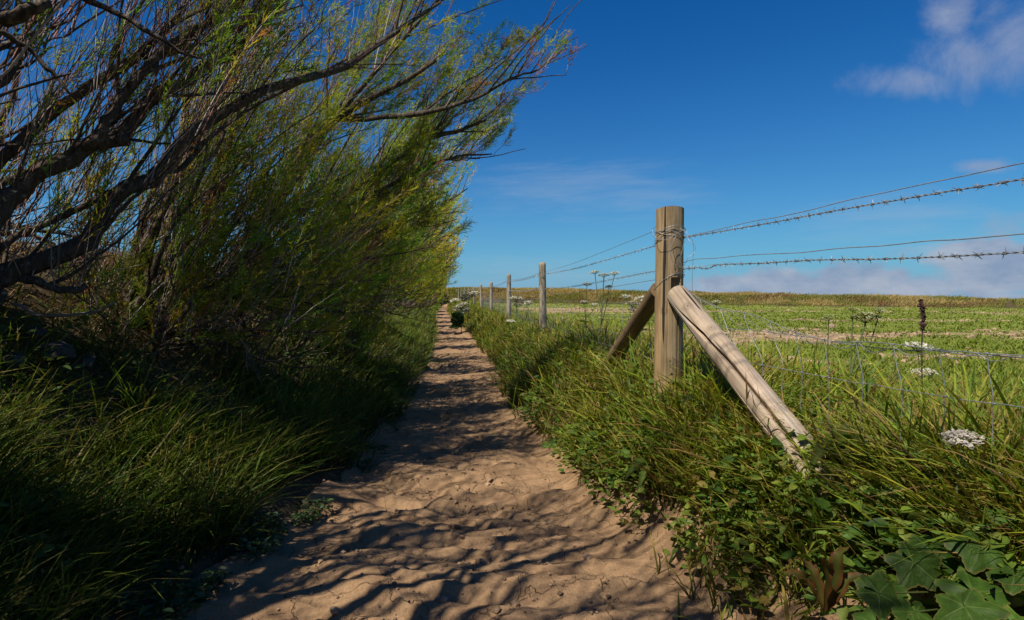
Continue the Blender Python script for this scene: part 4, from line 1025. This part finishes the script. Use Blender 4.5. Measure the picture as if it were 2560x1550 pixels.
hogweed(xy(1835, 6.0), [(at(1790, 752, 6.2), .06), (at(1805, 845, 6.0), .08)], 'hogweed just right of the pale brace', GB, 2, .1, (.5, .52, .32))
hogweed(xy(2424, 2.2), [(at(2404, 1084, 2.2), .058)], 'single greyish white hogweed head nearest the viewer at the right', GB, 2, .08, (.50, .46, .42), .007, (.12, .15, .05), 1.6)

# dock with dark seed spike
bp = np.array([*xy(2306, 4.0), 0]); bp[2] = float(ground_z(bp[:1], bp[1:2])[0])
root = empty('dock_plant', bp, 'dark reddish brown dock seed spike standing against the green field', 'plant')
st = MB(); Pm = catmull(np.array([bp, at(2304, 870, 4.0), at(2308, 800, 4.0), at(2303, 752, 4.0)]), 24); tubes(st, Pm, np.linspace(.006, .0015, 24), 5, (.07, .04, .035)); st.build('stem', M_TWIG, root)
sd = MB(); n = 300; dens_ = np.interp(np.linspace(0, 1, 24), [0, .45, .55, .62, .7, .8, .9, 1], [0, 0, .35, .6, .4, 1, .35, .3]); i = rng.choice(24, n, p=dens_ / dens_.sum())
c = Pm[i] + rng.normal(0, 1, (n, 3)) * (.004 + .008 * rng.random(24)[i])[:, None] * [1, 1, .9]; s = rng.uniform(.004, .008, n)
V = IV[None] * s[:, None, None] + c[:, None]; sd.add(V.reshape(-1, 3), None, (IF[None] + (np.arange(n) * len(IV))[:, None, None]).reshape(-1, 3), np.repeat(np.array([.06, .03, .028]) * rng.uniform(.6, 1.5, (n, 1)), len(IV), 0))
sd.build('seed_head', M_TWIG, root)

# big leaved hogweed plant low at the right corner
def leaf_plant(name, base, leaves, label, cat='plant', group=None, lobes=5, mat=M_LEAF):
    root = empty(name, base, label, cat, group)
    for (c, D, Nn, size, col) in leaves:
        ml = MB(); c = np.asarray(c, float); b = np.asarray(base, float)
        tubes(ml, catmull(np.array([b, b + (c - b) * [.5, .5, .75], c]), 8), np.full(8, max(.003, size * .025)), 5, (.10, .13, .04))
        lobed_leaf(ml, c, D, Nn, size, col, lobes, rng.uniform(0, 9)); ml.build('leaf', mat, root)
    return root
GL = np.array([.075, .16, .022])
lb = np.array([1.95, 2.05, .35])
lv = []
for (px, py, Y, size, dx, dy, nx, ny, br) in [(2215, 1440, 1.95, .15, -.6, -.4, -.3, -.5, .7), (2330, 1350, 2.05, .18, -.3, -.5, -.2, -.7, .65), (2470, 1330, 2.0, .19, .5, -.4, -.2, -.55, 1.), (2290, 1500, 1.85, .14, -.2, -.7, -.1, -.7, .8),
                                          (2430, 1450, 1.85, .19, .2, -.7, -.3, -.6, .9), (2530, 1410, 1.9, .17, .6, -.5, -.4, -.5, 1.05), (2545, 1540, 1.75, .14, .3, -.6, -.2, -.5, 1.2), (2190, 1530, 1.8, .11, -.6, -.5, -.2, -.5, .9), (2540, 1260, 2.1, .14, .6, .1, -.4, -.4, 1.1)]:
    lv.append((at(px + rng.uniform(-60, 20), py + rng.uniform(20, 90), Y - .06), (-dx, dy, -.3), (nx + rng.normal(0, .3), ny, 1.), size * rng.uniform(.42, .6), GL * br * rng.uniform(.5, .8)))
    lv.append((at(px, py + 30, Y), (dx, dy, -.35), (nx + rng.normal(0, .25), ny + rng.normal(0, .25), 1.), size * .62, GL * br * .8))
leaf_plant('hogweed', lb, lv, 'big lobed glossy hogweed leaves filling the lower right corner', group=None)
# docks with reddish leaves
def strap_leaf(mb, P, W, col0, col1, rip=.12):
    P = catmull(P, 18); T = norm(np.gradient(P, axis=0)); S = norm(np.cross(T, [0.15, -.35, 1.])); U = np.cross(S, T)
    s = np.linspace(0, 1, 18); w = W * np.interp(s, [0, .08, .35, .7, 1], [.1, .55, 1, .75, .0])
    v = np.linspace(-1, 1, 7)
    V = P[:, None] + S[:, None] * (w[:, None] * v[None] * .5)[..., None] + U[:, None] * (w[:, None] * (.22 * np.abs(v)[None] + rip * np.sin(s * 26)[:, None] * np.abs(v)[None] ** 2))[..., None]
    f = (np.abs(v)[None] ** 2 * .8 + .15 * rng.random((18, 7)))[..., None]
    C = np.asarray(col0) * (1 - f) + np.asarray(col1) * f
    mb.add(V.reshape(-1, 3), grid_faces(7, 18), None, C.reshape(-1, 3))
def dock(base, leaves, label, group='docks on the right bank', c0=(.07, .10, .02), c1=(.24, .06, .03)):
    root = empty('dock_plant', base, label, 'plant', group)
    for (tip, W) in leaves:
        ml = MB(); b = np.asarray(base, float); tip = np.asarray(tip, float); m_ = (b + tip) / 2 + np.array([0, 0, np.linalg.norm(tip - b) * .22])
        strap_leaf(ml, np.array([b, m_, tip]), W, np.array(c0) * rng.uniform(.8, 1.2), np.array(c1) * rng.uniform(.6, 1.1)); ml.build('leaf', M_LEAF, root)
def gp(px, py, Y, dz=0): 
    p = at(px, py, Y); return p
dock(at(2060, 1530, 2.2), [(at(2125, 1365, 2.15), .055), (at(1955, 1430, 2.2), .05), (at(2005, 1395, 2.3), .045), (at(2175, 1440, 2.15), .05), (at(2070, 1400, 2.1), .05)], 'dock with large red edged leaves at the foot of the right bank')
dock(at(1770, 1040, 3.9), [(at(1700, 1010, 3.7), .05), (at(1850, 1090, 3.6), .07), (at(1790, 1120, 3.5), .07), (at(1760, 980, 4.0), .04)], 'green dock in the shade below the pale brace', c1=(.06, .11, .025))
dock(at(2090, 1130, 2.9), [(at(2060, 1050, 2.9), .05), (at(2130, 1060, 2.9), .05), (at(2020, 1180, 2.75), .06), (at(2165, 1150, 2.8), .06)], 'dock with yellowing leaves beside the foot of the pale brace', c1=(.16, .13, .03))
dock(at(1640, 1170, 3.9), [(at(1560, 1200, 3.7), .07), (at(1700, 1210, 3.7), .06), (at(1610, 1120, 3.9), .05), (at(1590, 1240, 3.6), .05)], 'pale green dock rosette halfway up the right bank', c0=(.10, .15, .03), c1=(.12, .15, .03))
# dark leafy bush at the path edge far on
def bush(center, rad, n, sz, label, pal, name='leafy_bush', group=None):
    root = empty(name, (center[0], center[1], center[2] - rad[2]), label, 'bush', group); mb = MB()
    u = norm(rng.normal(0, 1, (n, 3))) * rng.uniform(.55, 1.05, (n, 1)); P = np.asarray(center) + u * np.asarray(rad) * (1 + .25 * (fbm(u[:, 0:1] * 3, u[:, 2:3] * 3 + u[:, 1:2], 5, 2) - .5))
    D = norm(u + rng.normal(0, .5, (n, 3))); Nn = norm(u + np.array([0, 0, .8]) + rng.normal(0, .4, (n, 3)))
    L = rng.uniform(*sz, n); leaflets(mb, P, D, Nn, L, L * rng.uniform(.5, .8, n), pal[rng.integers(0, len(pal), n)] * rng.uniform(.7, 1.2, (n, 1)))
    mb.build('foliage', M_LEAF, root)
    sm_ = MB(); b = np.array([center[0], center[1], center[2] - rad[2]])
    tubes(sm_, np.stack([np.repeat(b[None], 6, 0), b + (P[:6] - b) * .5, P[:6]], 1), np.tile([.012, .008, .004], (6, 1)), 4, (.1, .08, .05)); sm_.build('stem', M_TWIG, root)
c = at(1143, 798, 21); bush(c, (.18, .35, .22), 420, (.06, .13), 'dark green leafy bush at the right edge of the narrowing path', np.array([[.06, .12, .02], [.08, .14, .03]]))
c = at(1100, 748, 80); bush(c, (1.1, 1.5, .6), 300, (.25, .5), 'small dark shrub on the grassy rise at the end of the path', np.array([[.06, .08, .02], [.09, .10, .03]]))

# ------------------------------------------------------------------ left bank details: stones and fallen branches
for (px, py, Y, s, lab) in [(40, 905, 3.6, .10, 'dark slaty stone low in the left bank at the photo edge'), (150, 880, 3.8, .13, 'largest grey slab set into the shaded left bank'), (215, 905, 3.9, .09, 'small grey stone right of the slab in the left bank'), (90, 830, 3.8, .08, 'upright stone under the roots in the left bank')]:
    mb = MB(); c = at(px, py, Y); V = IV * (1 + rng.normal(0, .24, (len(IV), 1))) * s * .6 * np.array([1.2, .8, .9]) + c
    mb.add(V, None, IF, np.array([.06, .057, .055])); o = mb.build('stone', M_STONE, off=c, smooth=False); o.location = c; tag(o, lab, 'stone', 'stones in the left bank')
def branch(pts, r, label, twigs=4):
    P = np.array([at(*p) for p in pts]); root = empty('dead_branch', P[0], label, 'branch', 'dead branches on the left bank')
    mb = MB(); Q, R = resample_limb(P, r, 16, .006); tubes(mb, Q, R, 6, (.17, .13, .10), cap=True)
    mb.build('stick', M_TWIG, root)
    for k in range(twigs):
        tw_ = MB(); i = rng.integers(4, 14); d_ = norm(norm(Q[i + 1] - Q[i]) + rng.normal(0, .6, 3)); Lt = rng.uniform(.12, .3)
        tubes(tw_, np.array([Q[i], Q[i] + d_ * Lt * .5, Q[i] + d_ * Lt + [0, 0, -.03]]), np.array([.004, .003, .0015]), 4, (.18, .14, .11))
        tw_.build('twig', M_TWIG, root)
branch([(480, 770, 5.0), (560, 800, 5.0), (620, 870, 5.0), (620, 930, 5.0)], [.014, .01, .005], 'dead stick bending down the left bank into the grass')
branch([(600, 830, 5.2), (680, 800, 5.2), (740, 790, 5.2)], [.008, .004], 'thin straight twig pointing right above the left bank grass', 2)
branch([(30, 760, 3.7), (110, 786, 3.7), (200, 780, 3.75), (290, 755, 3.8)], [.012, .01, .005], 'long curved stick hanging below the nearest tamarisk trunk', 3)
branch([(480, 720, 5.6), (560, 690, 5.6), (640, 665, 5.7), (760, 640, 5.9)], [.02, .014, .006], 'pale fallen branch lying across the low twigs of the hedge', 6)

# ------------------------------------------------------------------ sun, sky, camera
sl = bpy.data.lights.new('sun', 'SUN'); sl.energy = 5.0; sl.angle = math.radians(.55); sl.color = (1., .92, .78)
so = bpy.data.objects.new('sun', sl); COL.objects.link(so)
so.rotation_mode = 'QUATERNION'; so.rotation_quaternion = Vector((0, 0, 1)).rotation_difference(Vector(SUN)); so.location = (-10, -10, 20)
world = bpy.data.worlds.new('World'); scene.world = world; world.use_nodes = True
nt = world.node_tree
bg = nt.nodes['Background']; bg.inputs[1].default_value = .066
sky = N(nt, 'ShaderNodeTexSky', sky_type='NISHITA'); sky.sun_disc = False
sky.sun_elevation = SUN_EL; sky.sun_rotation = math.atan2(SUN[0], SUN[1])
sky.air_density = 1.0; sky.dust_density = .0; sky.ozone_density = 3.0; sky.altitude = 0
hs = N(nt, 'ShaderNodeHueSaturation', Saturation=1.5, Value=1.0); nt.links.new(sky.outputs[0], hs.inputs['Color'])
hz_c = mixc(nt, 1.0, hs.outputs[0], (.24, .93, 1.18), 'MULTIPLY')
geo = N(nt, 'ShaderNodeTexCoord'); dirv = geo.outputs['Generated']
def gauss(cx, cy, sx, sy):      # soft patch of sky around a direction (x/y, z/y of the view direction)
    sep = N(nt, 'ShaderNodeSeparateXYZ'); nt.links.new(dirv, sep.inputs[0])
    ymax = N(nt, 'ShaderNodeMath', operation='MAXIMUM'); nt.links.new(sep.outputs[1], ymax.inputs[0]); ymax.inputs[1].default_value = .02
    tot = None
    for comp, c0, s0 in ((0, cx, sx), (2, cy, sy)):
        dv_ = N(nt, 'ShaderNodeMath', operation='DIVIDE'); nt.links.new(sep.outputs[comp], dv_.inputs[0]); nt.links.new(ymax.outputs[0], dv_.inputs[1])
        sb = N(nt, 'ShaderNodeMath', operation='SUBTRACT'); nt.links.new(dv_.outputs[0], sb.inputs[0]); sb.inputs[1].default_value = c0
        dd = N(nt, 'ShaderNodeMath', operation='DIVIDE'); nt.links.new(sb.outputs[0], dd.inputs[0]); dd.inputs[1].default_value = s0
        pw = N(nt, 'ShaderNodeMath', operation='MULTIPLY'); nt.links.new(dd.outputs[0], pw.inputs[0]); nt.links.new(dd.outputs[0], pw.inputs[1])
        if tot is None: tot = pw.outputs[0]
        else:
            ad = N(nt, 'ShaderNodeMath', operation='ADD'); nt.links.new(tot, ad.inputs[0]); nt.links.new(pw.outputs[0], ad.inputs[1]); tot = ad.outputs[0]
    ng = N(nt, 'ShaderNodeMath', operation='MULTIPLY'); nt.links.new(tot, ng.inputs[0]); ng.inputs[1].default_value = -1
    ex = N(nt, 'ShaderNodeMath', operation='EXPONENT'); nt.links.new(ng.outputs[0], ex.inputs[0]); return ex.outputs[0]
def math_(op, a, b):
    m = N(nt, 'ShaderNodeMath', operation=op)
    for i, v in enumerate((a, b)):
        if isinstance(v, (int, float)): m.inputs[i].default_value = v
        else: nt.links.new(v, m.inputs[i])
    return m.outputs[0]
def wmap(scale, rot=(0, 0, 0)):
    mp = N(nt, 'ShaderNodeMapping'); mp.inputs['Scale'].default_value = scale; mp.inputs['Rotation'].default_value = rot; nt.links.new(dirv, mp.inputs[0]); return mp.outputs[0]
def cloud_layer(color_in, masks, vec, scale, thr, soft, cloud_col, strength, detail=7, rough=.58, dist=.25):
    ms = None
    for g in masks:
        ms = g if ms is None else math_('MAXIMUM', ms, g)
    nz = noise(nt, scale, detail, rough, vec, dist)
    s = math_('ADD', nz, math_('MULTIPLY', math_('SUBTRACT', ms, 1.0), .55))
    mr = N(nt, 'ShaderNodeMapRange', interpolation_type='SMOOTHSTEP'); nt.links.new(s, mr.inputs[0]); mr.inputs[1].default_value = thr; mr.inputs[2].default_value = thr + soft
    fac = math_('MULTIPLY', mr.outputs[0], strength)
    return mixc(nt, fac, color_in, cloud_col)
def g(px, py, sx, sy): return gauss((px - VPX) / FPX, (HZ - py) / FPX, sx / FPX, sy / FPX)
sepz = N(nt, 'ShaderNodeSeparateXYZ'); nt.links.new(dirv, sepz.inputs[0])
hzf = math_('EXPONENT', math_('MULTIPLY', math_('MAXIMUM', sepz.outputs[2], 0.0), -7.5), 0.0)
c = mixc(nt, math_('MULTIPLY', hzf, .85), hz_c, (2.7, 4.7, 8.2))
def cloud_col(vec, scale, lo_, hi_):
    return ramp(nt, noise(nt, scale, 6, .6, vec), [(.35, lo_), (.65, hi_)])
v1 = wmap((1, 1.6, 1.3), (0, .5, 0)); v2 = wmap((1, 1, 1.9)); v3 = wmap((1, 1, 8.0), (0, .06, 0))
c = cloud_layer(c, [g(2430, 150, 190, 110), g(2270, 205, 210, 60), g(2530, 100, 150, 130), g(2370, 40, 90, 90)], v1, 6.5, .16, .55, cloud_col(v1, 9, (3.6, 4.4, 6.4), (5.4, 6.0, 7.6)), .74, 12, .70, .4)
c = cloud_layer(c, [g(2150, 712, 430, 62), g(2520, 680, 320, 95), g(1820, 716, 190, 45)], v2, 13.0, .16, .26, cloud_col(v2, 16, (3.3, 4.2, 6.2), (5.6, 6.1, 7.4)), .88, 10, .62, .3)
c = cloud_layer(c, [g(2520, 570, 150, 55), g(2460, 420, 130, 40)], v2, 9.0, .24, .35, (4.4, 4.9, 6.4), .6, 9, .65)
c = cloud_layer(c, [g(1500, 480, 460, 130), g(2250, 560, 420, 120), g(1350, 690, 360, 70)], v3, 4.5, .26, .42, (5.4, 6.4, 7.8), .26, 10, .68)
nt.links.new(c, bg.inputs[0])

cam = bpy.data.cameras.new('camera'); co = bpy.data.objects.new('camera', cam); COL.objects.link(co)
co.location = (0, 0, CAMZ); co.rotation_euler = (PI / 2, 0, 0)
cam.sensor_width = 36; cam.lens = 36 * FPX / 2560; cam.shift_x = (1280 - VPX) / 2560; cam.shift_y = -(775 - HZ) / 2560
cam.clip_start = .05; cam.clip_end = 5000
scene.camera = co
scene.render.engine = 'CYCLES'
scene.view_settings.view_transform = 'Standard'; scene.view_settings.look = 'None'
scene.view_settings.exposure = 0.18; scene.view_settings.gamma = 1
scene.cycles.max_bounces = 6; scene.cycles.diffuse_bounces = 3; scene.cycles.transmission_bounces = 3
